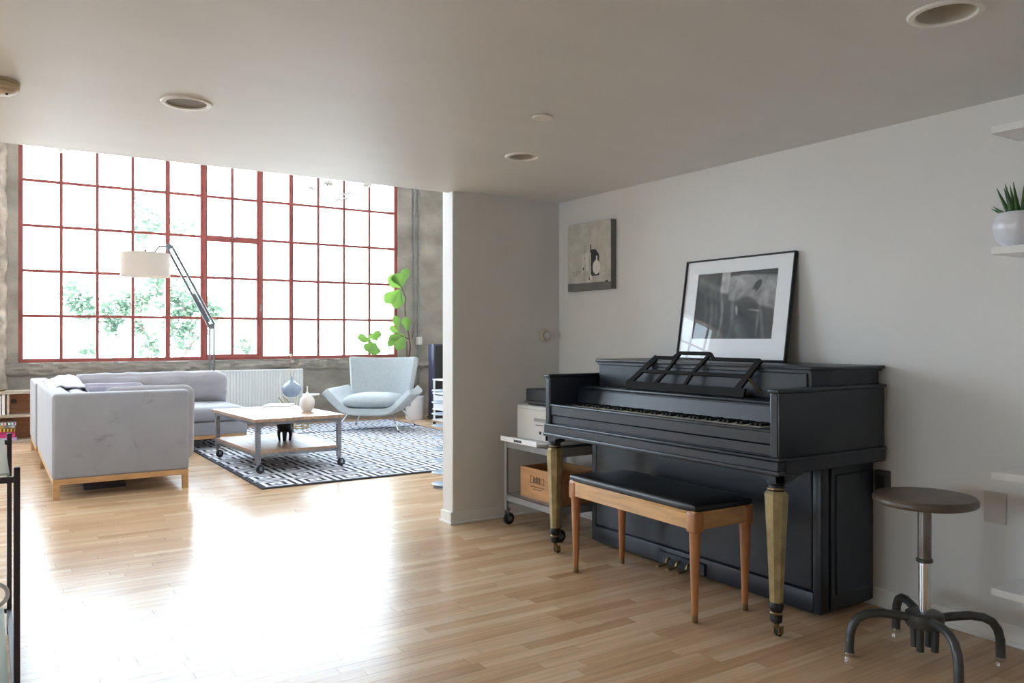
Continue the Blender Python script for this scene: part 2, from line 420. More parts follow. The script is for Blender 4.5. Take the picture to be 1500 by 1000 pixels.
# floor: sub-floor + maple strips
bm = nb(); box(bm, XL - .1, XR + .1, YB - .1, YW + .1, -0.12, -0.0125)
floor = struct('floor', bm, 'crate', 'pale maple strip floor with a glossy worn lacquer')
rnd = random.Random(4)
strips = []
W_ = 0.060
y = YB
while y < YW:
    x = XL - rnd.random() * 0.8
    while x < XR:
        ln = rnd.choice((0.28, 0.4, 0.5, 0.62, 0.75, 0.9)) * rnd.uniform(0.9, 1.15)
        strips.append((max(x, XL), min(x + ln, XR), y, min(y + W_, YW), min(1, max(0, rnd.gauss(0.58, 0.24)))))
        x += ln
    y += W_
def strip_mesh(bm, s, lay):
    x0, x1, y0, y1, t = s
    if x1 - x0 < 0.01: return
    g = 0.00045
    vs = []
    tilt = [rnd.uniform(-0.00012, 0.00012) for _ in range(4)]
    for z in (-0.0125, 0):
        for k, (a, b) in enumerate(((x0 + g, y0 + g), (x1 - g, y0 + g), (x1 - g, y1 - g), (x0 + g, y1 - g))):
            v = bm.verts.new((a, b, z + (tilt[k] if z == 0 else 0))); v[lay] = t; vs.append(v)
    for f in ((4, 5, 6, 7), (0, 1, 5, 4), (1, 2, 6, 5), (2, 3, 7, 6), (3, 0, 4, 7)):
        bm.faces.new([vs[i] for i in f])
def area_px(s):
    cx, cy = (s[0] + s[1]) / 2, (s[2] + s[3]) / 2
    if cx * _s + cy * _c < 0.8: return 0
    px, py, d = proj((cx, cy, 0))
    if not (30 < px < 1490 and py < 995): return 0
    if cx > 2.9 and cy > 2.05 : return 0
    if cy > YP and px > 645: return 0
    if 0.35 < cx < 1.35 and cy > 6.7: return 0
    if cx > XW: return 0
    return (s[1] - s[0]) * (s[3] - s[2]) / d ** 3
order = sorted(range(len(strips)), key=lambda i: -area_px(strips[i]))
near = set(i for i in order[:290] if area_px(strips[i]) > 0)
rest = nb(); lay = rest.verts.layers.float.new('tone')
for i, s in enumerate(strips):
    if i in near:
        b1 = nb(); l1 = b1.verts.layers.float.new('tone'); strip_mesh(b1, s, l1)
        me = bpy.data.meshes.new('floor_strip'); b1.to_mesh(me); b1.free(); me.materials.append(M['plank'])
        o = bpy.data.objects.new('floor_strip', me); C.objects.link(o); o.parent = floor
    else: strip_mesh(rest, s, lay)
me = bpy.data.meshes.new('floor_strips_beyond'); rest.to_mesh(me); rest.free(); me.materials.append(M['plank'])
o = bpy.data.objects.new('floor_strips_beyond', me); C.objects.link(o); o.parent = floor; o['kind'] = 'stuff'

# walls
struct('wall_right', box(nb(), XW, XW + .14, YB, YP, 0, ZC + .02), 'wall')
b = nb(); box(b, 2.457, XR, YP, YP + .135, 0, ZC + .02, 0.006, 2)
struct('wall_pier', b, 'wall')
b = nb(); SY0, SY1, SZ0, SZ1 = 1.7, 4.2, .64, 2.0     # opening for a side window added to light piano front and shelves
box(b, XL - .15, XL, YB, SY0, 0, ZT); box(b, XL - .15, XL, SY1, YW, 0, ZT); box(b, XL - .15, XL, SY0, SY1, 0, SZ0); box(b, XL - .15, XL, SY0, SY1, SZ1, ZT)
struct('wall_left', b, 'wall')
struct('wall_living_right', box(nb(), XR, XR + .15, YP, YW, 0, ZT), 'wall')
b = nb(); box(b, XL, XW + .14, YB - .15, YB, 0, ZC)
struct('wall_back', b, 'wall')
struct('wall_mezzanine', box(nb(), XL, XR, EDGE - .16, EDGE - .02, ZC + .25, ZT), 'wall')
struct('ceiling_living', box(nb(), XL, XR, EDGE - .2, YW + .2, ZT, ZT + .1), 'ceil')

# low ceiling with round cut-outs for the recessed fittings
FIX = [(0.655, 3.34, 0.078), (2.285, 3.388, 0.074), (2.285, 1.233, 0.082)]
bm = nb(); box(bm, XL, XR, YB, EDGE, ZC, ZC + .25)
es = [e for e in bm.edges if all(abs(v.co.y - EDGE) < 1e-4 and abs(v.co.z - ZC) < 1e-4 for v in e.verts)]
bmesh.ops.bevel(bm, geom=es, offset=0.03, segments=4, profile=0.5, affect='EDGES')
ceil = struct('ceiling', bm, 'ceil', 'low off-white ceiling with recessed fittings')
for f in ceil.data.polygons: f.use_smooth = False
cut = nb()
for x, y, r in FIX: lathe(cut, [(r, ZC - .05), (r, ZC + .12)], x, y, 40)
co = obj('cutter', cut, 'ceil'); md = ceil.modifiers.new('holes', 'BOOLEAN'); md.object = co; md.operation = 'DIFFERENCE'; md.solver = 'EXACT'
dg = bpy.context.evaluated_depsgraph_get()
newme = bpy.data.meshes.new_from_object(ceil.evaluated_get(dg)); ceil.modifiers.clear(); ceil.data = newme
bpy.data.objects.remove(co)

# baseboards
def board(name, pts_out):
    return struct(name, pts_out, 'trim')
b = nb(); box(b, XW - .014, XW, YB, YP, 0, .078, 0.003, 1); box(b, XW - .024, XW - .012, YB, YP, 0, .018, 0.003, 1)
board('baseboard_right', b)
b = nb(); box(b, 2.443, XW - .012, YP - .014, YP + .001, 0, .078, 0.003, 1); box(b, 2.433, XW - .02, YP - .024, YP - .012, 0, .018, 0.003, 1)
box(b, 2.443, 2.458, YP - .014, YP + .135, 0, .078, 0.003, 1); box(b, 2.433, 2.444, YP - .024, YP + .14, 0, .018, 0.003, 1)
board('baseboard_pier', b)

# window wall: concrete around a big steel window
WX0, WX1, WZ0, WZ1 = 0.296, 5.14, 0.885, 4.13
WF = 10.96
def concrete_panel(bm, x0, x1, z0, z1, nx, nz, amp, fr, y=WF, edge=0.0):
    grid = []
    for i in range(nx + 1):
        col = []
        for j in range(nz + 1):
            x = x0 + (x1 - x0) * i / nx; z = z0 + (z1 - z0) * j / nz
            d = amp * (noise.fractal(Vector((x * fr, z * fr, 1.7)), 1.0, 2.0, 5))
            col.append(bm.verts.new((x, y - d, z)))
        grid.append(col)
    for i in range(nx):
        for j in range(nz): bm.faces.new((grid[i][j], grid[i + 1][j], grid[i + 1][j + 1], grid[i][j + 1]))
b = nb()
concrete_panel(b, XL, XR, 0, WZ0 - .13, 120, 24, 0.004, 3)
box(b, XL, XR, WF + .006, YW + .35, 0, WZ0)
BAY = -5.65                                   # the next window bay along the same wall
box(b, XL, WX0 + BAY, WF + .006, YW + .35, WZ0, ZT); box(b, WX1 + BAY, WX0, WF + .006, YW + .35, WZ0, ZT); box(b, WX1, XR, WF + .006, YW + .35, WZ0, ZT); box(b, XL, XR, WF + .006, YW + .35, WZ1, ZT)
concrete_panel(b, WX1, XR, WZ0, ZT, 60, 100, 0.006, 4)
concrete_panel(b, WX1 + BAY, WX0, WZ0, WZ1, 40, 80, 0.006, 4)
wall_w = struct('wall_window', b, 'concrete', 'board-formed grey concrete wall around the window', smooth=True)
# crumbly ledge under the sill and the broken pier edge
b = nb(); N1, N2 = 260, 14
g = []
for i in range(N1 + 1):
    x = XL + (XR - XL) * i / N1; col = []
    low = 0.725 + 0.022 * noise.noise(Vector((x * 5, 0, 3))) + 0.016 * noise.noise(Vector((x * 17, 2, 3)))
    for j in range(N2 + 1):
        t = j / N2; z = low + (WZ0 - low) * t
        prof = 0.040 * min(1, t * 5) ** 0.5
        d = prof + 0.034 * noise.fractal(Vector((x * 9, z * 14, 0)), 1.0, 2.0, 5) * (1 if 0 < t < 1 else 0)
        col.append(b.verts.new((x, WF - d, z)))
    col.append(b.verts.new((x, YW + .01, WZ0 + .001))); g.append(col)
for i in range(N1):
    for j in range(N2 + 1): b.faces.new((g[i][j], g[i + 1][j], g[i + 1][j + 1], g[i][j + 1]))
struct('wall_ledge', b, 'concrete', 'rough broken concrete ledge', smooth=True)
b = nb(); N1, N2 = 60, 240
g = []
for j in range(N2 + 1):
    z = ZT * j / N2; edge = 0.185 + 0.022 * noise.noise(Vector((0, 1, z * 4))) + 0.016 * noise.noise(Vector((3, 1, z * 14))); row = []
    for i in range(N1 + 1):
        t = i / N1; x = -.42 + (edge + .42) * t
        d = 0.10 + 0.05 * noise.fractal(Vector((x * 6, z * 6, 5)), 1.0, 2.0, 6)
        d *= min(1, min(t, 1 - t) * 8) ** 0.6
        row.append(b.verts.new((x, WF - d, z)))
    g.append(row)
for j in range(N2):
    for i in range(N1): b.faces.new((g[j][i], g[j][i + 1], g[j + 1][i + 1], g[j + 1][i]))
struct('wall_broken_pier', b, 'rough', 'pale chipped masonry pier', smooth=True)

# steel window
win = bpy.data.objects.new('window_1', None); C.objects.link(win); win['kind'] = 'structure'
win['label'] = 'tall red steel factory window with a grid of clear panes'
win.location = (2.7, 11.03, WZ0)
cols = [0.318, 0.737, 1.125, 1.522, 1.929, 2.372, 2.738, 3.100, 3.533, 3.925, 4.311, 4.702, 5.118]
cw = [.055, .036, .036, .036, .056, .086, .036, .084, .058, .036, .036, .036, .055]
rows = [0.905 + 0.534 * k for k in range(7)]
rw = [.052] + [.034] * 5 + [.052]
YG = 11.03
for i, (x, ww) in enumerate(zip(cols, cw)):
    bb = nb(); d = 0.030 if ww > .04 else 0.017
    box(bb, x - ww / 2, x + ww / 2, YG - d, YG + d, WZ0 - .004, WZ1, 0.003, 1)
    if ww > .06: box(bb, x - ww * .22, x + ww * .22, YG - d - .012, YG, WZ0, WZ1, 0.003, 1)
    wobj('mullion', bb, 'red', win, False)
for j, (z, ww) in enumerate(zip(rows, rw)):
    bb = nb(); d = 0.028 if ww > .04 else 0.014
    if j == 3:
        box(bb, cols[0], cols[5], YG - d, YG + d, z - ww / 2, z + ww / 2, 0.002, 1)
        box(bb, cols[7], cols[12], YG - d, YG + d, z - ww / 2, z + ww / 2, 0.002, 1)
    else: box(bb, cols[0], cols[12], YG - d, YG + d, z - ww / 2, z + ww / 2, 0.002, 1)
    wobj('transom', bb, 'red', win, False)
bb = nb(); box(bb, cols[5], cols[7], YG - .035, YG + .03, rows[3] - .055, rows[3] + .022, 0.003, 1)
wobj('transom', bb, 'red', win, False)
bb = nb(); box(bb, cols[5] + .03, cols[7] - .03, YG - .035, YG + .03, rows[0], rows[0] + .055, 0.003, 1)
wobj('sash_rail', bb, 'red', win, False)
bb = nb(); tube(bb, [(2.735, YG - .04, rows[3]), (2.735, YG - .07, rows[3] + .005), (2.80, YG - .08, rows[3] + .02)], .006, 6)
wobj('sash_latch', bb, 'steel', win)
bb = nb(); tube(bb, [(3.1, YG - .04, 1.62), (3.1, YG - .09, 1.62), (3.09, YG - .10, 1.54)], .008, 6)
wobj('sash_handle', bb, 'steel', win)
pane_cache = {}
for i in range(12):
    for j in range(6):
        x0, x1 = cols[i] + cw[i] / 2 - .004, cols[i + 1] - cw[i + 1] / 2 + .004
        z0, z1 = rows[j] + .012, rows[j + 1] - .012
        bb = nb(); yy = YG + .005
        vs = [bb.verts.new(p) for p in ((x0, yy, z0), (x1, yy, z0), (x1, yy, z1), (x0, yy, z1))]; bb.faces.new(vs)
        wobj('pane', bb, 'glass', win, False)

# the next bay's window, seen only as a reflection and by its light
win2 = win.copy(); C.objects.link(win2); win2.name = 'window_2'; win2.location.x += BAY; win2['kind'] = 'structure'
for ch in list(win.children):
    c2 = ch.copy(); C.objects.link(c2); c2.parent = win2
added_win = bpy.data.objects.new('window_added', None); C.objects.link(added_win); added_win['kind'] = 'structure'; added_win.location = (XL - .08, 2.95, SZ0)  # unseen window, added for cool side light on piano and shelves
for k in range(8):
    y = SY0 + (SY1 - SY0) * k / 7; wobj('mullion', box(nb(), XL - .10, XL - .06, y - .018, y + .018, SZ0, SZ1), 'red', added_win, False)
for z in (SZ0 + .02, (SZ0 + SZ1) / 2, SZ1 - .02): wobj('transom', box(nb(), XL - .10, XL - .06, SY0, SY1, z - .018, z + .018), 'red', added_win, False)
for k in range(7):
    for z0, z1 in ((SZ0 + .03, (SZ0 + SZ1) / 2 - .01), ((SZ0 + SZ1) / 2 + .01, SZ1 - .03)):
        y0 = SY0 + (SY1 - SY0) * k / 7; y1 = SY0 + (SY1 - SY0) * (k + 1) / 7
        bb = nb(); bb.faces.new([bb.verts.new(p) for p in ((XL - .08, y0, z0), (XL - .08, y1, z0), (XL - .08, y1, z1), (XL - .08, y0, z1))]); wobj('pane', bb, 'glass', added_win, False)
# ================================================================== OUTSIDE
struct('street_ground', box(nb(), -40, 45, YW + .4, 70, -5.2, -5), 'street')
def street_tree(label, base, clusters, branches, nleaf, seed, size):
    t = thing('street_tree', label, 'tree', base); r = random.Random(seed)
    bb = nb()
    for pts, rad in branches: tube(bb, pts, rad, 6)
    wobj('branches', bb, 'treebark', t)
    bb = nb(); tot = sum(c[1] ** 2 for c in clusters)
    for c, rad in clusters:
        for _ in range(int(nleaf * rad ** 2 / tot)):
            d = Vector((r.gauss(0, 1), r.gauss(0, 1), r.gauss(0, 1))).normalized() * rad * r.random() ** 0.45
            p = Vector(c) + d; s = size * r.uniform(.7, 1.3)
            a = Vector((r.gauss(0, 1), r.gauss(0, 1), r.gauss(0, .6))).normalized()
            q = a.orthogonal().normalized(); q = Matrix.Rotation(r.random() * 6.28, 3, a) @ q
            vs = [bb.verts.new(p + a * s), bb.verts.new(p + q * s * .42), bb.verts.new(p - a * s), bb.verts.new(p - q * s * .42)]
            bb.faces.new(vs)
    o = wobj('foliage', bb, 'treeleaf', t, False); o['kind'] = 'stuff'
def at(px, py, Y): return pY(px, py, Y)
cl = [(at(112, 435, 17), .30), (at(125, 455, 17.2), .30), (at(165, 455, 17), .35), (at(180, 447, 17.3), .28), (at(205, 440, 17.2), .25),
      (at(220, 505, 16.8), .28), (at(232, 415, 17), .25), (at(262, 440, 17.2), .48), (at(270, 480, 17), .48), (at(300, 455, 17.3), .33), (at(245, 410, 17.5), .2),
      (at(165, 478, 17), .18), (at(208, 480, 17), .2), (at(128, 512, 17), .16), (at(312, 455, 17.4), .2)]
tr = Vector((3.4, 17.2, -5))
br = [([tr, Vector((3.2, 17.2, -1.5)), Vector((2.9, 17.2, 0.2))], [.16, .13, .10]),
      ([Vector((2.9, 17.2, 0.2)), at(228, 515, 17.1), at(205, 475, 17), at(208, 440, 17.2)], [.07, .035, .025, .01]),
      ([Vector((2.95, 17.2, 0.0)), at(190, 520, 17), at(168, 502, 17), at(140, 482, 17), at(118, 465, 17)], [.06, .022, .02, .015, .008]),
      ([at(172, 505, 17), at(170, 490, 17), at(165, 470, 17)], [.014, .012, .006]),
      ([Vector((2.9, 17.2, 0.2)), at(285, 500, 17), at(272, 465, 17), at(262, 430, 17)], [.06, .04, .025, .01])]
street_tree('sparse leafy street tree with thin branches close outside the factory window', tr, cl, br, 1500, 3, .085)
cl = [(at(200, 300, 24), .4), (at(230, 315, 24), .4), (at(215, 335, 24), .35), (at(250, 330, 24), .4), (at(275, 330, 24), .3), (at(160, 285, 24), .2), (at(205, 350, 24), .3)]
tr = Vector((3.0, 24.5, -5))
br = [([tr, Vector((3.0, 24.3, 1)), at(225, 420, 24), at(222, 340, 24), at(215, 300, 24)], [.2, .15, .05, .03, .012])]
street_tree('taller street tree farther off with a wispy crown high behind the panes', tr, cl, br, 260, 8, .11)
cl = [(at(358, 510, 18), .22), (at(356, 500, 18), .14), (at(362, 515, 18), .18)]
tr = at(358, 515, 18); tr.z = -5
street_tree('small young street tree whose tip reaches the sash sill', tr, cl, [([tr, at(358, 498, 18)], [.05, .008])], 130, 5, .07)

# ================================================================== PIANO
pn = thing('upright_piano', 'black console upright piano with gold legs and an open music desk', 'piano', (2.95, 2.81, 0))
PB = 3.27
YA, YZ = 2.03, 3.585      # outer cheek faces
# lower case
b = nb(); box(b, 2.925, PB, 2.095, 3.60, .02, .70, .004, 1); wobj('lower_case', b, 'black', pn)
b = nb(); box(b, 2.908, 2.928, 2.135, 3.565, .115, .66, .004, 1); wobj('lower_panel', b, 'black', pn)
b = nb(); box(b, 2.902, 2.930, 2.125, 3.575, .02, .108, .006, 2); wobj('bottom_rail', b, 'black', pn)
for yy in (2.100, 3.575):
    b = nb(); box(b, 2.905, 2.965, yy - .012, yy + .03, .02, .66, .008, 2); wobj('pilaster', b, 'black', pn)
b = nb(); box(b, 2.97, PB, 2.084, 2.10, .03, .64, .003, 1); box(b, 3.0, PB - .03, 2.078, 2.09, .09, .60, .003, 1); wobj('side_panel', b, 'black', pn)
b = nb(); box(b, PB - .03, PB + .01, 2.10, 3.59, .06, 1.03, .004, 1); wobj('back_frame', b, 'black_dark', pn)
# key bed and key slip
b = nb(); box(b, 2.585, PB - .01, YA + .035, YZ - .035, .668, .735, .003, 1); wobj('key_bed', b, 'black', pn)
b = nb()
box(b, 2.572, 2.60, YA + .04, YZ - .04, .76, .812, .003, 1)
box(b, 2.566, 2.60, YA + .04, YZ - .04, .806, .818, .004, 2)
box(b, 2.577, 2.60, YA + .04, YZ - .04, .715, .758, .003, 1)
wobj('key_slip', b, 'black', pn)
b = nb()
box(b, 2.560, 2.61, YA - .004, YZ + .004, .698, .710, .004, 2); box(b, 2.556, 2.61, YA - .002, YZ + .002, .66, .698, .003, 1); box(b, 2.550, 2.60, YA - .006, YZ + .006, .642, .662, .006, 2)
wobj('front_moulding', b, 'black', pn)
# cheeks
for y0, y1, sgn in ((YA, YA + .045, -1), (YZ - .045, YZ, 1)):
    b = nb(); box(b, 2.566, PB, y0, y1, .70, .965, .005, 2)
    ch = wobj('cheek', b, 'black', pn)
    b = nb(); box(b, 2.556, PB + .006, y0 - .006, y1 + .006, .962, .980, .006, 3); wobj('cap_moulding', b, 'black', ch)
    b = nb(); yo = y0 if sgn < 0 else y1
    box(b, 2.60, PB + .002, yo - .006, yo + .006, .645, .70, .004, 1); box(b, 2.60, PB + .004, yo - .009, yo + .009, .694, .708, .004, 2)
    wobj('side_moulding', b, 'black', ch)
    b = nb(); box(b, 2.563, 2.575, y0 + .006, y1 - .006, .712, .958, .003, 1); wobj('cheek_face', b, 'black', ch)
# key block, keys
for y0, y1 in ((YA + .045, YA + .125), (YZ - .125, YZ - .045)): wobj('key_block', box(nb(), 2.60, 2.77, y0, y1, .735, .818, .004, 1), 'black', pn)
ky0, ky1 = YA + .13, YZ - .13; kw = (ky1 - ky0) / 52
wk = mesh_of('white_key', box(nb(), -.15, 0, -kw / 2 + .0006, kw / 2 - .0006, -.012, .012, .0015, 1), 'skirt_black')
bk = mesh_of('black_key', box(nb(), -.095, 0, -.0055, .0055, 0, .012, .002, 1), 'black_dark')
for k in range(52):
    o = bpy.data.objects.new('white_key', wk); C.objects.link(o); o.parent = pn; o.location = (2.765 - 2.95, ky1 - (k + .5) * kw - 2.81, .8005)
    if k % 7 in (0, 2, 3, 5, 6) and k < 51:
        o = bpy.data.objects.new('black_key', bk); C.objects.link(o); o.parent = pn; o.location = (2.766 - 2.95, ky1 - (k + 1) * kw - 2.81, .8125)
# fall board, shelf, upper case
b = nb(); prism(b, [(2.750, .822), (2.765, .90), (2.80, .90), (2.80, .822)], YA + .046, YZ - .046, 'y'); wobj('fall_board', b, 'black', pn)
b = nb(); box(b, 2.752, 2.90, YA + .046, YZ - .046, .898, .912, .005, 2); box(b, 2.762, 2.80, YA + .046, YZ - .046, .886, .899, .003, 1); wobj('music_shelf', b, 'black', pn)
b = nb(); prism(b, [(2.93, YA + .03), (PB, YA + .03), (PB, YZ - .03), (2.93, YZ - .03), (2.878, YZ - .085), (2.878, YA + .085)], .80, 1.040, 'z'); wobj('upper_case', b, 'black', pn)
b = nb(); box(b, 2.870, 2.882, YA + .10, YZ - .10, .915, 1.030, .003, 1); wobj('upper_panel', b, 'black', pn)
b = nb()
prism(b, [(2.915, YA + .008), (PB + .018, YA + .008), (PB + .018, YZ - .008), (2.915, YZ - .008), (2.856, YZ - .075), (2.856, YA + .075)], 1.044, 1.060, 'z')
bmesh.ops.bevel(b, geom=b.edges[:], offset=.005, segments=2, profile=.5, affect='EDGES')
lid = wobj('lid', b, 'black', pn)
b = nb(); prism(b, [(2.922, YA + .02), (PB + .01, YA + .02), (PB + .01, YZ - .02), (2.922, YZ - .02), (2.866, YZ - .08), (2.866, YA + .08)], 1.034, 1.046, 'z'); wobj('lid_moulding', b, 'black', lid)
b = nb(); tube(b, [(2.86, YA + .2, 1.052), (2.86, YZ - .2, 1.052)], .005, 8); wobj('lid_hinge', b, 'black_dark', lid)
# music desk: slatted tilted frame standing on the shelf
def deskpt(yy, zz): # tilted back plane
    return (2.800 + (zz - .914) * .36, yy, zz)
def bar(bm, a, b2, wd, th=.012):
    a = Vector(deskpt(*a)); b2 = Vector(deskpt(*b2)); t = (b2 - a).normalized(); n = Vector((.94, 0, -.34)).normalized(); sidev = t.cross(n)
    vs = []
    for p in (a, b2):
        for u, v in ((-1, -1), (1, -1), (1, 1), (-1, 1)): vs.append(bm.verts.new(p + sidev * u * wd / 2 + n * v * th / 2))
    for f in ((0, 1, 2, 3), (4, 5, 6, 7), (0, 1, 5, 4), (1, 2, 6, 5), (2, 3, 7, 6), (3, 0, 4, 7)): bm.faces.new([vs[i] for i in f])
md = bpy.data.objects.new('music_desk', None); C.objects.link(md); md.parent = pn
y0, y1 = 3.17, 2.405
def dpart(nm, segs, wd):
    b = nb()
    for a, c in segs: bar(b, a, c, wd)
    wobj(nm, b, 'deskblack', md, False)
dpart('bottom_rail', [((y0 + .015, .934), (y1 - .0, .934))], .040)
dpart('middle_rail', [((y0 - .075, 1.008), (y1 + .025, 1.008))], .016)
dpart('top_rail', [((y0 - .145, 1.079), (2.90, 1.079)), ((2.90, 1.079), (2.865, 1.104)), ((2.865, 1.104), (2.665, 1.104)), ((2.665, 1.104), (2.635, 1.079)), ((2.635, 1.079), (y1 - .04, 1.079))], .016)
dpart('end_stile', [((y0 + .015, .935), (y0 - .15, 1.080))], .030)
dpart('end_stile', [((y1 + .055, .935), (y1 - .04, 1.080))], .030)
dpart('brace', [((2.985, .945), (2.925, 1.01)), ((2.925, 1.01), (2.865, 1.10))], .018)
dpart('brace', [((2.78, .945), (2.745, 1.01)), ((2.745, 1.01), (2.665, 1.10))], .018)
for pp in ([deskpt(y1 + .02, .93), (2.87, y1 + .02, .922)], [deskpt(y0 - .03, .93), (2.87, y0 - .03, .922)], [deskpt(y1, 1.0), (2.88, y1 - .04, .925)]):
    wobj('prop', tube(nb(), pp, .006, 6), 'brass', md)
# legs
def corbel(bm, sx, x, y0, y1): pass
for yc in (2.072, 3.545):
    lg = bpy.data.objects.new('leg', None); C.objects.link(lg); lg.parent = pn
    b = nb(); lathe(b, [(.026, .140), (.047, .555), (.047, .565), (.036, .578)], 2.602, yc, 8, R(22.5)); wobj('gold_shaft', b, 'gold', lg, True, 25)
    b = nb(); lathe(b, [(.030, .575), (.033, .582), (.030, .590), (.030, .602), (.036, .607), (.036, .616)], 2.602, yc, 20); wobj('neck_ring', b, 'black_dark', lg)
    b = nb(); lathe(b, [(.0365, .585), (.0365, .591)], 2.602, yc, 20); wobj('gold_ring', b, 'brass', lg)
    b = nb(); lathe(b, [(.012, .055), (.022, .062), (.024, .085), (.020, .100), (.028, .115), (.028, .128), (.022, .140)], 2.602, yc, 16); wobj('turned_foot', b, 'black_dark', lg)
    b = nb(); lathe(b, [(.0235, .092), (.0265, .097), (.0235, .102)], 2.602, yc, 16); wobj('foot_ring', b, 'brass', lg)
    b = nb(); tube(b, [(2.602, yc, .06), (2.602, yc, .045), (2.612, yc, .034)], .010, 8)
    box(b, 2.600, 2.628, yc - .014, yc - .010, .012, .042); box(b, 2.600, 2.628, yc + .010, yc + .014, .012, .042); wobj('caster_fork', b, 'brass', lg)
    b = nb(); lathe(b, [(.014, -.009), (.018, -.006), (.018, .006), (.014, .009)], 0, 0, 16, M4=Matrix.Translation((2.618, yc, .018)) @ Matrix.Rotation(R(90), 4, 'X')); wobj('caster_wheel', b, 'rubber', lg)
    # scrolled bracket under the key bed
    b = nb()
    dirn = 1 if yc < 2.8 else -1
    pr_ = [(0, .645), (0, .612), (.05, .612), (.06, .62), (.075, .618), (.095, .632), (.125, .636), (.135, .645)]
    prism(b, [(yc - .045 * dirn + dirn * a, z) for a, z in pr_], 2.570, 2.592, 'x')
    prism(b, [(2.570 + a, z) for a, z in pr_], yc - .045 * dirn, yc - .023 * dirn, 'y')
    box(b, 2.575, 2.64, yc - .038, yc + .038, .612, .645)
    wobj('bracket', b, 'black', lg, False)
# pedals
b = nb(); box(b, 2.885, 2.906, 2.72, 3.03, .028, .088, .004, 1); wobj('pedal_plate', b, 'black', pn)
for yc in (2.955, 2.885, 2.815):
    b = nb(); tube(b, [(2.90, yc, .052), (2.885, yc, .066), (2.872, yc, .060), (2.862, yc, .044), (2.84, yc, .036), (2.80, yc, .034)], [.006, .007, .007, .008, .011, .013], 10)
    for v in b.verts:
        if v.co.x < 2.86: v.co.z = .038 + (v.co.z - .038) * .55
    wobj('pedal', b, 'brass', pn)

# ================================================================== PIANO BENCH
be = thing('piano_bench', 'honey maple piano bench with a black vinyl padded seat', 'bench', (2.612, 2.775, 0), R(-1.8))
hx, hy = .172, .442
b = nb(); cushion(b, -hx - .004, hx + .004, -hy - .004, hy + .004, .452, .497, .55, fill=.08); obj('seat_pad', b, 'black_leather', be)
b = nb(); box(b, -hx, hx, -hy, hy, .448, .466, .006, 2); obj('seat_board', b, 'benchwood', be)
for s in (-1, 1):
    b = nb(); x = s * (hx - .011); box(b, x - .011, x + .011, -hy + .02, hy - .02, .387, .452, .002, 1); obj('apron', b, 'benchwood', be)
    b = nb(); y = s * (hy - .011); box(b, -hx + .02, hx - .02, y - .011, y + .011, .387, .452, .002, 1); obj('apron', b, 'oak', be)
for sx in (-1, 1):
    for sy in (-1, 1):
        x, y = sx * (hx - .024), sy * (hy - .024)
        b = nb(); box(b, x - .028, x + .028, y - .028, y + .028, .372, .462, .012, 3)
        lathe(b, [(.012, .02), (.013, .03), (.024, .375)], x, y, 18); lgo = obj('leg', b, 'benchleg', be)
        b = nb(); lathe(b, [(.010, 0), (.0125, .002), (.0135, .006), (.0135, .032)], x, y, 16); obj('brass_ferrule', b, 'brass', lgo)

# ================================================================== STOOL
st = thing('workshop_stool', 'round worn wooden stool on a steel post with four curved legs', 'stool', (2.885, 1.635, 0), R(7))
b = nb(); lathe(b, [(0, .565), (.150, .565), (.168, .570), (.175, .580), (.176, .592), (.170, .600), (.155, .603), (0, .601)], 0, 0, 40); obj('seat', b, 'stoolwood', st)
b = nb(); lathe(b, [(.1755, .574), (.1775, .577), (.1775, .589), (.1755, .592)], 0, 0, 40); obj('seat_band', b, 'stoolwood', st)
b = nb(); lathe(b, [(.023, .36), (.023, .565)], 0, 0, 20); lathe(b, [(.06, .556), (.06, .566)], 0, 0, 20); obj('upper_post', b, 'stoolpole', st)
b = nb(); lathe(b, [(.026, .355), (.029, .358), (.029, .366), (.026, .369)], 0, 0, 20); obj('collar', b, 'stoolgrey', st)
b = nb(); lathe(b, [(.020, .13), (.020, .365)], 0, 0, 20); obj('lower_post', b, 'chrome', st)
b = nb(); lathe(b, [(.030, .118), (.062, .120), (.066, .128), (.066, .166), (.058, .172), (.026, .172)], 0, 0, 24); hub = obj('hub', b, 'stoolgrey', st)
for k in range(4):
    a = R(45 + 90 * k); ca, sa = math.cos(a), math.sin(a)
    p = lambda r, z: (r * ca, r * sa, z)
    b = nb(); pts = [p(.045, .150)] + [p(.10, .158), p(.16, .163), p(.205, .158), p(.238, .142), p(.257, .115), p(.266, .08), p(.268, .012)]
    tube(b, pts, [.016] * 8, 12); lg = obj('leg', b, 'stoolgrey', st)
    b = nb(); lathe(b, [(.0175, .0), (.0185, .003), (.0185, .016)], .268 * ca, .268 * sa, 14); obj('foot_glide', b, 'chrome', lg)
    b = nb(); a2 = a + R(45); tube(b, [(.040 * math.cos(a2), .040 * math.sin(a2), .14), (.036 * math.cos(a2), .036 * math.sin(a2), .035)], .013, 10); obj('rib', b, 'stoolgrey', hub)

# ================================================================== PICTURE ON PIANO
def ink_grid(bm, fn, org, eu, ev, nu, nv):
    lay = bm.verts.layers.float_color.new('ink'); org, eu, ev = Vector(org), Vector(eu), Vector(ev); g = []
    for i in range(nu + 1):
        col = []
        for j in range(nv + 1):
            u, v = i / nu, j / nv; p = bm.verts.new(org + eu * u + ev * v); c = fn(u, v); p[lay] = (*c, 1); col.append(p)
        g.append(col)
    for i in range(nu):
        for j in range(nv): bm.faces.new((g[i][j], g[i + 1][j], g[i + 1][j + 1], g[i][j + 1]))
    return bm
def gs(u, v, cu, cv, su, sv, a=0):
    du, dv = u - cu, v - cv; ca, sa = math.cos(R(a)), math.sin(R(a)); x, y = du * ca + dv * sa, -du * sa + dv * ca
    return math.exp(-(x / su) ** 2 - (y / sv) ** 2)
def sm(a, b, t): t = max(0, min(1, (t - a) / (b - a))); return t * t * (3 - 2 * t)
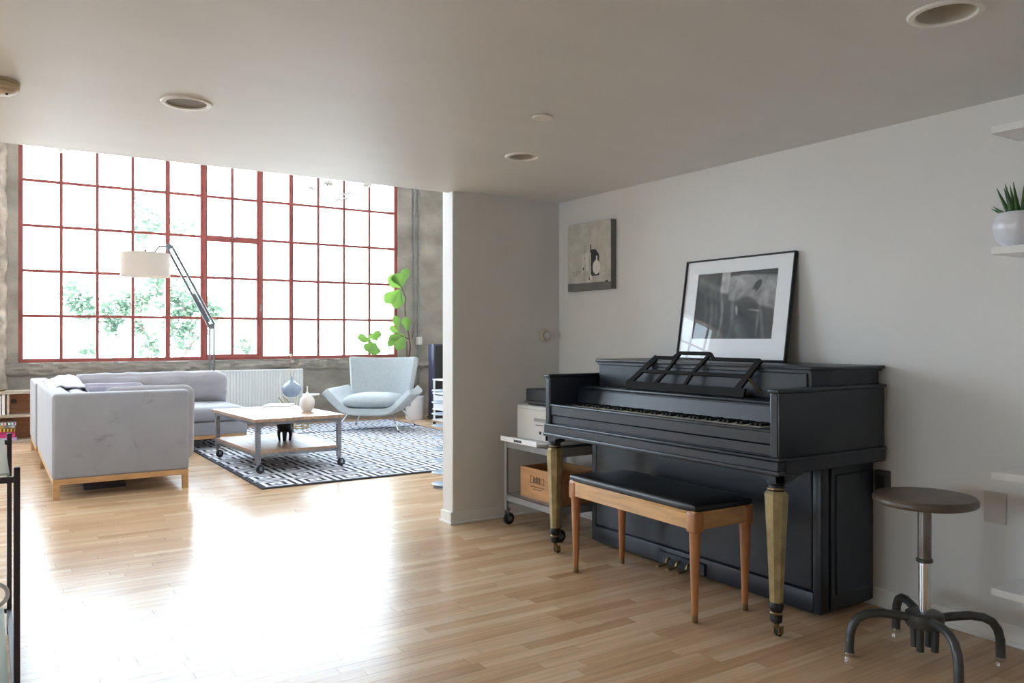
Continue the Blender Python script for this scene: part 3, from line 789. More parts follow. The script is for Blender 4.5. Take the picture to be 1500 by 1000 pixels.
def photo(u, v):
    """soft black and white close-up: pale rounded forms over dark folds, hard light edges"""
    g = .035 + .02 * sm(.2, .9, v)
    edge = .62 - .35 * (u - .45) ** 2 - .10 * u                     # lower outline of the pale form
    head = sm(.41, .44, u + .05 * (v - .7)) * sm(edge - .03, edge + .03, v) * (1 - sm(.93, .97, v + .10 * abs(u - .6)))
    g += head * (.20 + .16 * gs(u, v, .56, .86, .14, .12) + .10 * gs(u, v, .92, .68, .10, .16))
    g += .42 * sm(.30, .33, u) * (1 - sm(.41, .43, u)) * sm(.66, .72, v + .25 * (u - .36)) * (.6 + .4 * v)
    for cu, a, wd in ((.20, .10, .022), (.335, .22, .016), (.47, .13, .022), (.12, .05, .02), (.26, .06, .015)):
        g += a * gs(u, v, cu + .03 * math.sin(v * 5) , .40, wd, .27)
    dark = sm(.0, .25, gs(u, v, .77, .77, .055, .13, -22) - .45)
    g *= 1 - .88 * dark
    g *= 1 - .85 * sm(.3, .6, gs(u, v, .66, .47, .15, .17, 25))
    g += .22 * sm(.35, .6, gs(u, v, .76, .415, .10, .014, -10)) + .20 * sm(.4, .7, gs(u, v, .735, .70, .018, .028))
    g += .35 * sm(.4, .7, gs(u, v, .545, .42, .020, .09, 8)) + .10 * gs(u, v, .60, .12, .05, .16, 15)
    g += .10 * gs(u, v, .86, .26, .018, .30, 8) + .12 * gs(u, v, .81, .2, .012, .22) + .14 * gs(u, v, .585, .66, .012, .11, -38)
    g *= .9 + .45 * noise.fractal(Vector((u * 12, v * 8, 2)), 1, 2, 3)
    g = max(.010, g * 1.25)
    return (g, g * .99, g * .97)
fw_, fh_ = .722, .545
PT = math.atan2(.085, .535)
pf = thing('framed_photograph', 'framed black and white close-up photograph leaning on the wall above the piano', 'picture', (3.196, 2.852, 1.0635))
pf.rotation_euler = (0, PT, R(0))
# local: y across, z up, front faces -x
for nm, a in (('frame_rail', (-fw_ / 2, fw_ / 2, 0, .007)), ('frame_rail', (-fw_ / 2, fw_ / 2, fh_ - .007, fh_)), ('frame_stile', (-fw_ / 2, -fw_ / 2 + .007, .007, fh_ - .007)), ('frame_stile', (fw_ / 2 - .007, fw_ / 2, .007, fh_ - .007))):
    b = nb(); box(b, -.012, .012, a[0], a[1], a[2], a[3], .001, 1); obj(nm, b, 'black_dark', pf, False)
b = nb(); box(b, .004, .010, -fw_ / 2 + .004, fw_ / 2 - .004, .004, fh_ - .004); obj('backing', b, 'black_dark', pf, False)
b = nb(); pw, ph = .530, .355; pz = .113; wy0, wy1 = .268, .268 - pw
for y0, y1, z0, z1 in ((-fw_ / 2 + .005, wy1, .005, fh_ - .005), (wy0, fw_ / 2 - .005, .005, fh_ - .005), (wy1, wy0, .005, pz), (wy1, wy0, pz + ph, fh_ - .005)):
    box(b, 0, .004, y0, y1, z0, z1)
obj('mat_board', b, 'white', pf, False)
b = ink_grid(nb(), photo, (.0035, wy0, pz), (0, -pw, 0), (0, 0, ph), 160, 110); obj('print', b, 'print', pf)
b = nb(); vs = [b.verts.new(p) for p in ((-.003, fw_ / 2 - .006, .006), (-.003, -fw_ / 2 + .006, .006), (-.003, -fw_ / 2 + .006, fh_ - .006), (-.003, fw_ / 2 - .006, fh_ - .006))]; b.faces.new(vs)
obj('glazing', b, 'glass', pf, False)

# ================================================================== CANVAS ON WALL
BG, DK, GR, WH = srgb(196, 192, 182), srgb(52, 52, 54), srgb(118, 114, 110), srgb(226, 222, 212)
def paint(u, v):
    n = noise.fractal(Vector((u * 7, v * 7, 9)), 1, 2, 4) * .10 + noise.noise(Vector((u * 30, v * 30, 1))) * .04
    c = tuple(max(0, x * (1 + n * 1.6)) for x in BG)
    if v < .115 - .01 * u: c = tuple(x * (1 + n) for x in GR)
    # pale bottle with faint outline
    if abs(u - .43) < .075 and .28 < v < .55: c = tuple(x * .93 for x in WH)
    if abs(u - .405) < .022 and .14 < v < .62 and noise.noise(Vector((u * 60, v * 18, 4))) > .05: c = tuple(x * .62 for x in BG)
    # dark bottle
    wd = .125 if v < .5 else .125 * max(0, 1 - ((v - .5) / .10)) ** .5
    if .20 < v < .60 and -.06 < u - .62 < wd and u > .52: c = DK
    if abs(u - .552) < .014 and .55 < v < .68: c = DK
    # white bottle
    if ((u - .68) / .085) ** 2 + ((v - .33) / .105) ** 2 < 1 or (abs(u - .685) < .016 and .40 < v < .50): c = WH
    if .36 < u < .40 and .30 < v < .345: c = DK
    if .50 < u < .58 and .15 < v < .22 and u - .50 > v - .17: c = WH if u > .53 else DK
    if .88 < u < .94 and .095 < v < .125: c = (.01, .01, .01)
    if .87 < u < .95 and .14 < v < .20 and (abs(u - .91) > .03 or abs(v - .17) > .022): c = tuple(x * .75 for x in BG)
    if .12 < u < .33 and .23 < v < .30 and (math.sin(u * 130) > .45 or abs(v - .295 - .01 * math.sin(u * 40)) < .008): c = tuple(x * .6 for x in BG)
    return c
cv = thing('canvas_painting', 'small grey still life canvas of bottles hung on the white wall', 'painting', (3.291, 4.06, 1.487))
b = nb(); box(b, -.042, 0, -.222, .222, 0, .436, .002, 1); obj('stretched_canvas', b, mat('grey_canvas_edge', GR, .7, var=.08), cv)
b = ink_grid(nb(), paint, (-.0428, .221, .001), (0, -.442, 0), (0, 0, .434), 150, 150); obj('painted_face', b, 'paint', cv)

# thermostat
b = nb(); tm = Matrix.Translation((3.172, YP, 1.196)) @ Matrix.Rotation(R(90), 4, 'X')
th = thing('thermostat', 'round almond dial thermostat on the pier wall beside the corner', 'thermostat', (3.172, YP, 1.196))
b = nb(); lathe(b, [(.040, 0), (.041, .004), (.036, .014), (.030, .016)], 0, 0, 28, M4=tm); wobj('wall_ring', b, 'almond', th)
b = nb(); lathe(b, [(.030, .014), (.030, .034), (.026, .038), (.020, .038)], 0, 0, 28, M4=tm); wobj('dial', b, 'greyplate', th)
b = nb(); lathe(b, [(.020, .036), (.014, .040), (0, .041)], 0, 0, 24, M4=tm); wobj('dial_cap', b, 'ceramic', th)
b = nb(); lathe(b, [(.0305, .026), (.0305, .033)], 0, 0, 28, M4=tm); wobj('scale_band', b, 'black_dark', th)

# ================================================================== CEILING FITTINGS
labs = ['round recessed ceiling fitting with a flat grey mesh cover over the open floor', 'recessed ceiling downlight with a pale cone nearest the corner canvas', 'large recessed ceiling downlight with a ribbed grey cone near the shelf wall']
for i, (x, y, r) in enumerate(FIX):
    t = thing('recessed_ceiling_fitting' if i == 0 else 'recessed_downlight', labs[i], 'ceiling light', (x, y, ZC))
    b = nb(); lathe(b, [(r - .004, .004), (r - .004, -.003), (r, -.007), (r + .014, -.006), (r + .019, -.001), (r + .019, .0)], 0, 0, 48)
    b.faces.ensure_lookup_table()
    for f in [f for f in b.faces if len(f.verts) > 6]: b.faces.remove(f)
    obj('trim_ring', b, 'trim', t)
    b = nb()
    if i == 0:
        lathe(b, [(r - .003, -.001), (0, -.001)], 0, 0, 48)
        b.faces.ensure_lookup_table()
        for f in [f for f in b.faces if len(f.verts) > 6]: b.faces.remove(f)
        obj('mesh_cover', b, 'grille', t)
    else:
        pr = []; nst = 9
        for k in range(nst):
            q = k / nst; pr += [(r - .004 - .028 * q, .10 * q), (r - .0065 - .028 * q, .10 * q + .004)]
        pr += [(.045, .10), (0, .10)]
        lathe(b, pr, 0, 0, 40)
        b.faces.ensure_lookup_table()
        for f in [f for f in b.faces if len(f.verts) > 6]: b.faces.remove(f)
        obj('ribbed_cone', b, 'baffle', t)
        b = nb(); lathe(b, [(0, .052), (.022, .056), (.034, .07), (.034, .098)], 0, 0, 24); obj('bulb', b, 'ceramic', t)
t = thing('ceiling_cover_plate', 'small flat round white cover plate on the ceiling between the downlights', 'cover plate', (1.938, 2.728, ZC))
b = nb(); lathe(b, [(0, -.010), (.041, -.010), (.043, -.008), (.043, -.004)], 0, 0, 32); obj('disc', b, 'trim', t)
b = nb(); lathe(b, [(.036, -.005), (.036, 0)], 0, 0, 24); obj('neck', b, 'almond', t)
t = thing('smoke_detector', 'yellowed round smoke detector on the ceiling above the glass table', 'detector', (0.022, 3.43, ZC))
b = nb(); lathe(b, [(.066, -.034), (.074, -.030), (.076, -.014), (.070, -.012), (.078, -.008), (.078, 0)], 0, 0, 36); obj('base', b, 'almond', t)
b = nb(); lathe(b, [(0, -.046), (.045, -.045), (.060, -.040), (.064, -.033)], 0, 0, 36); obj('cover', b, 'almond', t)
b = nb(); lathe(b, [(.004, -.050), (.004, -.044)], .035, -.02, 10); obj('indicator', b, 'rubber', t)

# ================================================================== RIGHT WALL FITTINGS
t = thing('blank_wall_plate', 'blank painted wall plate low on the wall between stool and shelves', 'wall plate', (XW, 1.583, .517))
b = nb(); box(b, -.008, 0, -.041, .041, -.061, .061, .003, 2); obj('plate', b, 'greyplate', t)
for z in (-.04, .04):
    b = nb(); lathe(b, [(.004, 0), (.003, .0015)], 0, 0, 10, M4=Matrix.Translation((-.008, 0, z)) @ Matrix.Rotation(R(-90), 4, 'Y')); obj('screw', b, 'greyplate', t)
t = thing('outlet_box', 'dark grey outlet box on the wall behind the stool seat', 'outlet', (XW, 2.045, .545))
b = nb(); box(b, -.03, 0, -.030, .030, -.055, .055, .003, 1); obj('box', b, 'darksteel', t)
b = nb(); box(b, -.034, -.03, -.018, .018, -.036, .036, .001, 1); obj('socket', b, 'black_dark', t)
sl = ['top white floating shelf, bare underside above the potted aloe', 'white floating shelf holding the potted aloe', 'white floating shelf just above stool seat height', 'lowest white floating shelf near the floor']
for i, z in enumerate((1.927, 1.485, .664, .238)):
    t = thing('floating_shelf', sl[i], 'shelf', (XW, 1.0, z), 0, 'white floating shelves')
    b = nb(); box(b, -.215, -.001, -.75, .493, 0, .026, .001, 1); obj('board', b, 'white', t, False)
    b = nb(); box(b, -.2175, -.215, -.75, .4935, .0, .026); box(b, -.215, 0, .493, .495, 0, .026); obj('edge_band', b, 'trim', t, False)
    b = nb()
    for yy in (-.5, .35): box(b, -.004, 0, yy - .02, yy + .02, -.03, 0)
    obj('bracket', b, 'trim', t, False)
# slim box standing on the lowest shelf
t = thing('file_box', 'slim pale storage box with a grey band on the lowest shelf', 'box', (3.20, 1.34, .2645))
b = nb(); box(b, -.065, .065, -.045, .045, 0, .375, .003, 1); obj('body', b, 'white', t)
b = nb(); box(b, -.066, .066, -.046, .046, .205, .25); obj('band', b, 'steel', t)
b = nb(); box(b, -.067, .067, -.047, .047, .375, .395, .003, 1); obj('cover', b, 'white', t)
# potted aloe
t = thing('potted_aloe', 'spiky green aloe in a round glossy white pot on the wall shelf', 'potted plant', (3.185, 1.440, 1.5115))
b = nb(); lathe(b, [(0, 0), (.056, 0), (.062, .004), (.082, .03), (.093, .065), (.094, .09), (.086, .118), (.078, .128), (.074, .127), (.080, .115), (.085, .09)], 0, 0, 36); obj('pot', b, 'pot', t)
b = nb(); lathe(b, [(0, .112), (.080, .110)], 0, 0, 24); obj('soil', b, 'soil', t)
ra = random.Random(2)
for k in range(17):
    a = R(k * 137.5); ln = ra.uniform(.09, .15); lean = ra.uniform(.15, .9)
    if k == 0: a, ln, lean = R(60), .15, 1.25
    if k == 1: a, ln, lean = R(75), .10, 1.1
    base = Vector((.03 * math.cos(a), .03 * math.sin(a), .112)); pts = []; rad = []
    for q in range(6):
        s = q / 5; pts.append(base + Vector((math.cos(a) * math.sin(lean) * ln * s, math.sin(a) * math.sin(lean) * ln * s, ln * s * math.cos(lean) + .012 * s * s))); rad.append(.0105 * (1 - s) ** .8 + .0007)
    b = nb(); tube(b, pts, rad, 6); obj('leaf', b, 'leafdark', t)

# ================================================================== UTILITY CART, PRINTER, CRATE
uc = thing('utility_cart', 'grey metal two-tier utility cart on casters between piano and pier', 'cart', (2.97, 3.99, 0))
X0, X1, Y0, Y1 = 2.735, 3.20, 3.70, 4.265
for z, nm in ((.50, 'top_tray'), (.165, 'lower_tray')):
    b = nb(); box(b, X0, X1, Y0, Y1, z + .028, z + .034)
    box(b, X0, X0 + .004, Y0, Y1, z - .01, z + .034, .001, 1); box(b, X1 - .004, X1, Y0, Y1, z - .01, z + .034, .001, 1)
    box(b, X0, X1, Y0, Y0 + .004, z - .01, z + .034, .001, 1); box(b, X0, X1, Y1 - .004, Y1, z - .01, z + .034, .001, 1)
    wobj(nm, b, 'cartgrey', uc, False)
for x, sx in ((X0, 1), (X1, -1)):
    for y, sy in ((Y0, 1), (Y1, -1)):
        b = nb(); box(b, min(x, x + sx * .028), max(x, x + sx * .028), min(y, y - sy * .003), max(y, y - sy * .003), .10, .535); box(b, min(x, x - sx * .003), max(x, x - sx * .003), min(y, y + sy * .028), max(y, y + sy * .028), .10, .535)
        pt_ = wobj('corner_post', b, 'cartgrey', uc, False)
        b = nb(); xc, yc = x + sx * .012, y + sy * .012
        box(b, xc - .006, xc + .006, yc - .017, yc - .014, .03, .10); box(b, xc - .006, xc + .006, yc + .014, yc + .017, .03, .10); box(b, xc - .014, xc + .014, yc - .017, yc + .017, .092, .104); wobj('caster_fork', b, 'steel', pt_, False)
        b = nb(); lathe(b, [(.016, -.012), (.034, -.011), (.0375, -.006), (.0375, .006), (.034, .011), (.016, .012)], 0, 0, 24, M4=Matrix.Translation((xc + .012, yc, .0375)) @ Matrix.Rotation(R(90), 4, 'X')); wobj('caster_wheel', b, 'rubber', pt_)
        b = nb(); lathe(b, [(.016, -.0125), (.016, .0125)], 0, 0, 16, M4=Matrix.Translation((xc + .012, yc, .0375)) @ Matrix.Rotation(R(90), 4, 'X')); wobj('wheel_hub', b, 'steel', pt_)
pn2 = thing('laser_printer', 'boxy off-white desktop printer on the utility cart', 'printer', (2.98, 3.97, .535))
b = nb(); box(b, 2.775, 3.16, 3.745, 4.185, .548, .765, .008, 2); wobj('body', b, 'beige', pn2)
b = nb(); box(b, 2.768, 2.777, 3.76, 4.17, .56, .745, .003, 1); fp = wobj('front_panel', b, 'beige', pn2)
b = nb(); box(b, 2.765, 2.7685, 3.86, 3.985, .675, .695, .001, 1); wobj('slot', b, 'cartgrey', fp, False)
b = nb(); box(b, 2.765, 2.7685, 3.89, 3.965, .652, .657); wobj('vent', b, 'darksteel', fp, False)
b = nb(); box(b, 2.765, 2.7685, 3.91, 3.93, .60, .618, .001, 1); wobj('button', b, 'black_dark', fp, False)
b = nb(); box(b, 2.700, 2.79, 3.86, 4.255, .535, .552, .003, 1); box(b, 2.698, 2.702, 3.86, 4.255, .535, .566, .001, 1); wobj('paper_tray', b, 'white', pn2, False)
b = nb(); box(b, 2.696, 2.699, 4.02, 4.10, .542, .556); wobj('tray_grip', b, 'darksteel', pn2, False)
b = nb(); box(b, 2.82, 3.12, 3.77, 4.13, .765, .778, .003, 1); wobj('top_cover', b, 'black_dark', pn2)
sc_ = thing('amplifier', 'flat black electronic unit stacked on the printer', 'electronics', (2.98, 3.95, .7785))
b = nb(); box(b, 2.80, 3.14, 3.755, 4.12, .79, .865, .004, 1); wobj('case', b, 'black_dark', sc_)
b = nb(); box(b, 2.79, 3.14, 3.75, 4.125, .7785, .792, .003, 1); wobj('base_plate', b, 'darksteel', sc_)
b = nb(); lathe(b, [(.020, 0), (.020, .012), (.017, .014)], 0, 0, 20, M4=Matrix.Translation((2.80, 3.83, .83)) @ Matrix.Rotation(R(-90), 4, 'Y')); wobj('knob', b, 'black_leather', sc_)
cr_ = thing('wooden_crate', 'open pine wine crate with stamped lettering on the lower cart tier', 'crate', (2.93, 3.90, .1995))
cx0, cx1, cy0, cy1, cz = 2.775, 3.09, 3.735, 4.145, .1995
for nm, a in (('front_board', (cx0, cx0 + .012, cy0, cy1, cz, cz + .185)), ('rear_board', (cx1 - .012, cx1, cy0, cy1, cz, cz + .185)), ('end_board', (cx0 + .012, cx1 - .012, cy0, cy0 + .016, cz, cz + .185)), ('end_board', (cx0 + .012, cx1 - .012, cy1 - .016, cy1, cz, cz + .185)), ('bottom_board', (cx0 + .012, cx1 - .012, cy0 + .016, cy1 - .016, cz, cz + .008))):
    b = nb(); box(b, *a, .0015, 1); wobj(nm, b, 'crate', cr_, False)
b = nb(); xs = cx0 - .0006
def st_(y0, y1, z0, z1): box(b, xs - .0006, xs + .0008, y0, y1, cz + z0, cz + z1)
# stamped emblem: bracketed row of heavy strokes with a fine line below
for yy, ww, z0, z1 in ((4.035, .004, .095, .140), (4.02, .012, .095, .099), (4.02, .012, .136, .140), (3.998, .008, .100, .136), (3.984, .006, .095, .130), (3.968, .010, .100, .140), (3.955, .005, .095, .136), (3.940, .010, .098, .138), (3.925, .004, .095, .134), (3.908, .010, .096, .100), (3.908, .010, .134, .138), (3.893, .004, .095, .140)):
    st_(yy - ww / 2, yy + ww / 2, z0, z1)
for k in range(14): st_(3.89 + k * .0105, 3.896 + k * .0105, .074, .079)
for k in range(9): st_(3.92 + k * .0095, 3.925 + k * .0095, .060, .064)
wobj('stamp', b, 'ink', cr_, False)
# cables hanging behind the cart
for i, (pts, lb) in enumerate((([(3.17, 3.66, .60), (3.20, 3.64, .52), (3.14, 3.63, .46), (3.20, 3.65, .38), (3.22, 3.66, .20), (3.24, 3.66, .012), (3.15, 3.66, .008)], 'black power cable looping down behind the crate beside the piano'),
                               ([(3.225, 4.15, .60), (3.24, 4.05, .47), (3.235, 3.9, .42), (3.24, 3.76, .47), (3.245, 3.66, .40), (3.25, 3.64, .2), (3.255, 3.64, .010)], 'thin cable sagging across the wall behind the cart'))):
    cvs = []
    P4 = [Vector(p) for p in pts]
    for k in range(len(P4) - 1):
        p0, p1, p2, p3 = P4[max(k - 1, 0)], P4[k], P4[k + 1], P4[min(k + 2, len(P4) - 1)]
        for q in range(6):
            s = q / 6; cvs.append(.5 * ((2 * p1) + (p2 - p0) * s + (2 * p0 - 5 * p1 + 4 * p2 - p3) * s * s + (3 * p1 - p0 - 3 * p2 + p3) * s ** 3))
    cvs.append(P4[-1]); b = nb(); tube(b, cvs, .004, 6); single('power_cable', b, 'cable', lb, 'cable', pts[-1])

# ================================================================== GLASS CONSOLE TABLE (left edge)
gt = thing('glass_console_table', 'dark steel console table with glass top and glass lower shelf', 'table', (-.22, 3.27, 0))
gx0, gx1, gy0, gy1, gz = -.52, .071, 2.77, 3.77, .80
for x in (gx0, gx1):
    for y in (gy0, gy1):
        b = nb(); box(b, x - .0085, x + .0085, y - .0085, y + .0085, 0, gz, .002, 1); wobj('leg', b, 'darksteel', gt, False)
for z in (gz - .045, .085):
    for y in (gy0, gy1):
        b = nb(); box(b, gx0 + .0075, gx1 - .0075, y - .007, y + .007, z, z + .018, .001, 1); wobj('cross_rail', b, 'darksteel', gt, False)
for x in (gx0, gx1):
    b = nb(); box(b, x - .009, x + .009, gy0 + .012, gy1 - .012, .085, .10, .001, 1); wobj('side_rail', b, 'darksteel', gt, False)
for z, nm in ((gz - .026, 'glass_top'), (.1035, 'glass_shelf')):
    b = nb(); box(b, gx0 + .014, gx1 - .018, gy0 + .014, gy1 - .014, z, z + .008); wobj(nm, b, 'tableglass', gt, False)
jg = thing('white_jug', 'white ceramic jug with a looped handle on the glass lower shelf', 'jug', (-.035, 3.60, .112))
b = nb(); lathe(b, [(0, 0), (.045, 0), (.062, .03), (.066, .07), (.052, .12), (.046, .15), (.052, .17), (.048, .17), (.042, .15), (.048, .12), (.06, .07)], 0, 0, 28); obj('body', b, 'ceramic', jg)
b = nb(); tube(b, arc((.055, 0, .095), .042, 80, -80, 10, 'xz'), .008, 8); obj('handle', b, 'ceramic', jg)
jg = thing('white_bowl', 'shallow white ceramic bowl on the glass lower shelf', 'bowl', (-.075, 3.12, .112))
b = nb(); lathe(b, [(0, 0), (.04, 0), (.075, .03), (.10, .085), (.094, .085), (.07, .035), (.03, .01), (0, .01)], 0, 0, 30); obj('body', b, 'ceramic', jg)
b = nb(); lathe(b, [(.097, .083), (.102, .086), (.097, .089)], 0, 0, 30); obj('rim', b, 'ceramic', jg)

# ================================================================== SOFA
so = thing('sectional_sofa', 'pale grey velvet L-shaped sectional sofa on a light wooden plinth frame', 'sofa', (.9, 8.2, 0))
b = nb(); box(b, .392, 1.325, 6.66, 6.80, .148, .772, .022, 4)
wobj('arm', b, 'sofa', so)
b = nb(); box(b, .386, .53, 6.672, 8.74, .148, .762, .022, 4); wobj('back_panel', b, 'sofa', so)
b = nb(); box(b, .372, .53, 8.76, 9.885, .148, .752, .022, 4); wobj('back_panel', b, 'sofa', so)
b = nb(); box(b, .53, 2.355, 9.76, 9.885, .148, .70, .022, 4); wobj('back_panel', b, 'sofa', so)
b = nb(); box(b, .525, 1.315, 6.79, 8.76, .148, .30, .012, 2); wobj('seat_base', b, 'sofa', so)
b = nb(); box(b, .525, 2.355, 8.84, 9.77, .148, .285, .012, 2); wobj('seat_base', b, 'sofa', so)
for y0, y1 in ((6.81, 7.80), (7.81, 8.78)):
    b = nb(); cushion(b, .53, 1.35, y0, y1, .30, .455, .5, .004, 1); wobj('seat_cushion', b, 'sofa', so)
b = nb(); cushion(b, .53, 2.362, 8.79, 9.75, .285, .455, .5, .003, 2); wobj('seat_cushion', b, 'sofa', so)
b = nb(); cushion(b, .72, 2.345, 9.54, 9.79, .44, .80, .62, .016, 3, 22, .2); wobj('back_cushion', b, 'cushion', so)
b = nb(); cushion(b, .52, .72, 6.82, 8.60, .44, .745, .6, .010, 5, 18); wobj('back_cushion', b, 'cushion', so)
b = nb(); cushion(b, .74, 1.405, 6.795, 6.95, .20, .80, .6, .006, 6, 14); wobj('arm_cushion', b, 'cushion', so)
def rail(x0, x1, y0, y1): 
    b = nb(); box(b, x0, x1, y0, y1, .108, .15, .003, 1); wobj('plinth_rail', b, 'oak', so, False)
rail(.392, 1.32, 6.662, 6.70); rail(.392, .43, 6.70, 8.74); rail(1.282, 1.32, 6.70, 8.80); rail(.378, .418, 8.76, 9.88); rail(1.32, 2.35, 8.85, 8.89); rail(2.31, 2.35, 8.89, 9.88); rail(.418, 2.31, 9.84, 9.88)
for x, y in ((.414, 6.684), (1.298, 6.684), (.414, 8.36), (.40, 9.80), (2.33, 8.872), (2.33, 9.84), (1.30, 8.60)):
    b = nb(); prism(b, [(x - .021, y - .021), (x + .021, y - .021), (x + .021, y + .021), (x - .021, y + .021)], .012 if x > 2 else 0, .11, 'z'); wobj('leg', b, 'oak', so, False)
# loose pillow and throw
b = nb(); cushion(b, .68, 1.42, 9.36, 9.52, .47, .70, .6, .004, 7, 14, .35)
single('throw_pillow', b, 'lilac', 'long lilac-grey lumbar pillow propped against the wide back cushion', 'pillow', (1.05, 9.44, .46))
b = nb(); nu, nv = 46, 40; g = []
for i in range(nu + 1):
    col = []
    for j in range(nv + 1):
        u, v = i / nu, j / nv
        y = 7.75 + 1.05 * u + .05 * noise.noise(Vector((v * 3, u * 2, 7)))
        x = .43 + .42 * v + .03 * noise.noise(Vector((u * 4, v * 2, 1)))
        hump = math.sin(math.pi * min(1, max(0, (u - .35) / .65)))
        z = .760 + .070 * hump * math.sin(math.pi * min(1, v * 1.25)) - 1.9 * max(0, x - .70)
        z += .040 * abs(noise.fractal(Vector((u * 4, v * 3, 3)), 1, 2, 4))
        col.append(b.verts.new((x, y, z)))
    g.append(col)
for i in range(nu):
    for j in range(nv): b.faces.new((g[i][j], g[i + 1][j], g[i + 1][j + 1], g[i][j + 1]))
o = single('throw_blanket', b, 'throw', 'crumpled white throw blanket draped over the sofa back corner', 'blanket', (.6, 8.6, .76))
mdf = o.modifiers.new('thickness', 'SOLIDIFY'); mdf.thickness = .012
# flat thing under the sofa
b = nb(); box(b, .62, .92, 7.00, 7.34, .0, .028, .004, 1)
single('flat_storage_case', b, 'darksteel', 'flat dark case lying on the floor under the sofa arm', 'case', (.77, 7.17, 0))

# ================================================================== RUGS
def rug(name, label, x0, x1, y0, y1, z):
    t = thing(name, label, 'rug', (x0, y0, 0))
    b = nb(); box(b, x0 + .025, x1 - .025, y0 + .025, y1 - .025, .0005, z); wobj('pile', b, 'rug', t, False)
    for nm, a in (('binding', (x0, x1, y0, y0 + .026)), ('binding', (x0, x1, y1 - .026, y1)), ('binding', (x0, x0 + .026, y0 + .026, y1 - .026)), ('binding', (x1 - .026, x1, y0 + .026, y1 - .026))):
        b = nb(); box(b, *a, .0005, z + .001, .003, 1); wobj(nm, b, 'rugedge', t, False)
rug('area_rug', 'large navy and white Greek key rug under the coffee table', 1.78, 4.82, 6.265, 9.62, .010)
rug('area_rug', 'narrower navy and white Greek key rug between armchair and window wall', 1.80, 4.84, 9.635, 10.66, .010)

# ================================================================== COFFEE TABLE
RZ = .0105
ct = thing('coffee_table', 'industrial wood and steel coffee table with lower shelf on iron casters', 'coffee table', (2.285, 7.575, RZ), R(3))
tw, tl = .415, .632
def planks(nm, z0, z1, hw, hl, n):
    for k in range(n):
        x0 = -hw + 2 * hw * k / n; b = nb(); box(b, x0 + .0006, x0 + 2 * hw / n - .0006, -hl, hl, z0, z1, .0015, 1); obj(nm, b, 'tabletop', ct, False)
planks('top_plank', .442, .470, tw, tl, 6)
planks('shelf_plank', .168, .192, tw - .025, tl - .025, 6)
def apron_arch(bm, L0, L1, off, axis, ztop, drop, rad):
    n = 10; pl = [(L0, ztop), (L0, ztop - drop - rad)]
    for i in range(n + 1):
        a = math.pi - math.pi / 2 * i / n; pl.append((L0 + .022 + rad + rad * math.cos(a), ztop - drop - rad + rad * math.sin(a)))
    for i in range(n + 1):
        a = math.pi / 2 - math.pi / 2 * i / n; pl.append((L1 - .022 - rad + rad * math.cos(a), ztop - drop - rad + rad * math.sin(a)))
    pl += [(L1, ztop - drop - rad), (L1, ztop)]
    prism(bm, pl, off - .004, off + .004, axis)
lx, ly = tw - .03, tl - .03
for s in (-1, 1):
    b = nb(); apron_arch(b, -lx, lx, s * ly, 'y', .442, .028, .075); obj('top_apron', b, 'iron', ct, False)
    b = nb(); apron_arch(b, -ly, ly, s * lx, 'x', .442, .028, .075); obj('top_apron', b, 'iron', ct, False)
    b = nb(); apron_arch(b, -lx, lx, s * ly, 'y', .168, .026, .045); obj('shelf_apron', b, 'iron', ct, False)
    b = nb(); apron_arch(b, -ly, ly, s * lx, 'x', .168, .026, .045); obj('shelf_apron', b, 'iron', ct, False)
for sx in (-1, 1):
    for sy in (-1, 1):
        x, y = sx * (lx - .012), sy * (ly - .012)
        b = nb(); box(b, x - .020, x + .020, y - .020, y + .020, .085, .442, .004, 1); lg = obj('leg', b, 'iron', ct, False)
        b = nb()
        for zz in (.40, .425, .13, .15):
            for dx, dy in ((sx * .0205, 0), (0, sy * .0205)):
                bmesh.ops.create_icosphere(b, subdivisions=1, radius=.006, matrix=Matrix.Translation((x + dx, y + dy, zz)))
        obj('rivet', b, 'iron', lg)
        b = nb(); ox = .018
        tube(b, [(x, y, .09), (x, y, .075), (x + ox, y - .01, .05)], [.014, .014, .010], 8); box(b, x + ox - .012, x + ox + .012, y - .030, y - .026, .025, .06); box(b, x + ox - .012, x + ox + .012, y + .006, y + .010, .025, .06); obj('caster_fork', b, 'iron', lg, False)
        b = nb(); lathe(b, [(.010, -.013), (.033, -.012), (.036, -.006), (.036, .006), (.033, .012), (.010, .013)], 0, 0, 22, M4=Matrix.Translation((x + ox, y - .01, .036)) @ Matrix.Rotation(R(90), 4, 'X')); obj('caster_wheel', b, 'rubber', lg)
TZ = RZ + .4705
# objects on the table
p = fl(450, 602, TZ)
t = thing('bud_vase', 'white onion-shaped bud vase with a thin neck on the coffee table', 'vase', (p.x, p.y, TZ))
b = nb(); lathe(b, [(0, 0), (.040, 0), (.044, .006), (.062, .035), (.072, .075), (.066, .115), (.045, .145), (.022, .165), (.009, .182), (.0065, .20), (.0065, .235), (.004, .235), (.004, .20)], 0, 0, 32); obj('body', b, 'ceramic', t)
b = nb(); lathe(b, [(.0075, .232), (.0085, .235), (.0075, .238)], 0, 0, 16); obj('lip', b, 'ceramic', t)
p = fl(408, 594, TZ)
t = thing('magazine', 'thin pale magazine lying on the coffee table top', 'magazine', (p.x, p.y, TZ), R(-28))
b = nb(); box(b, -.13, .13, -.18, .18, 0, .008, .001, 1); obj('pages', b, 'white', t, False)
b = nb(); box(b, -.132, .132, -.182, .182, .008, .0095); obj('cover', b, 'greyplate', t, False)
SZ = RZ + .1925
p = fl(417, 645, SZ)
t = thing('footed_bowl', 'black cast bowl on four legs on the lower table shelf', 'bowl', (p.x, p.y, SZ), R(20))
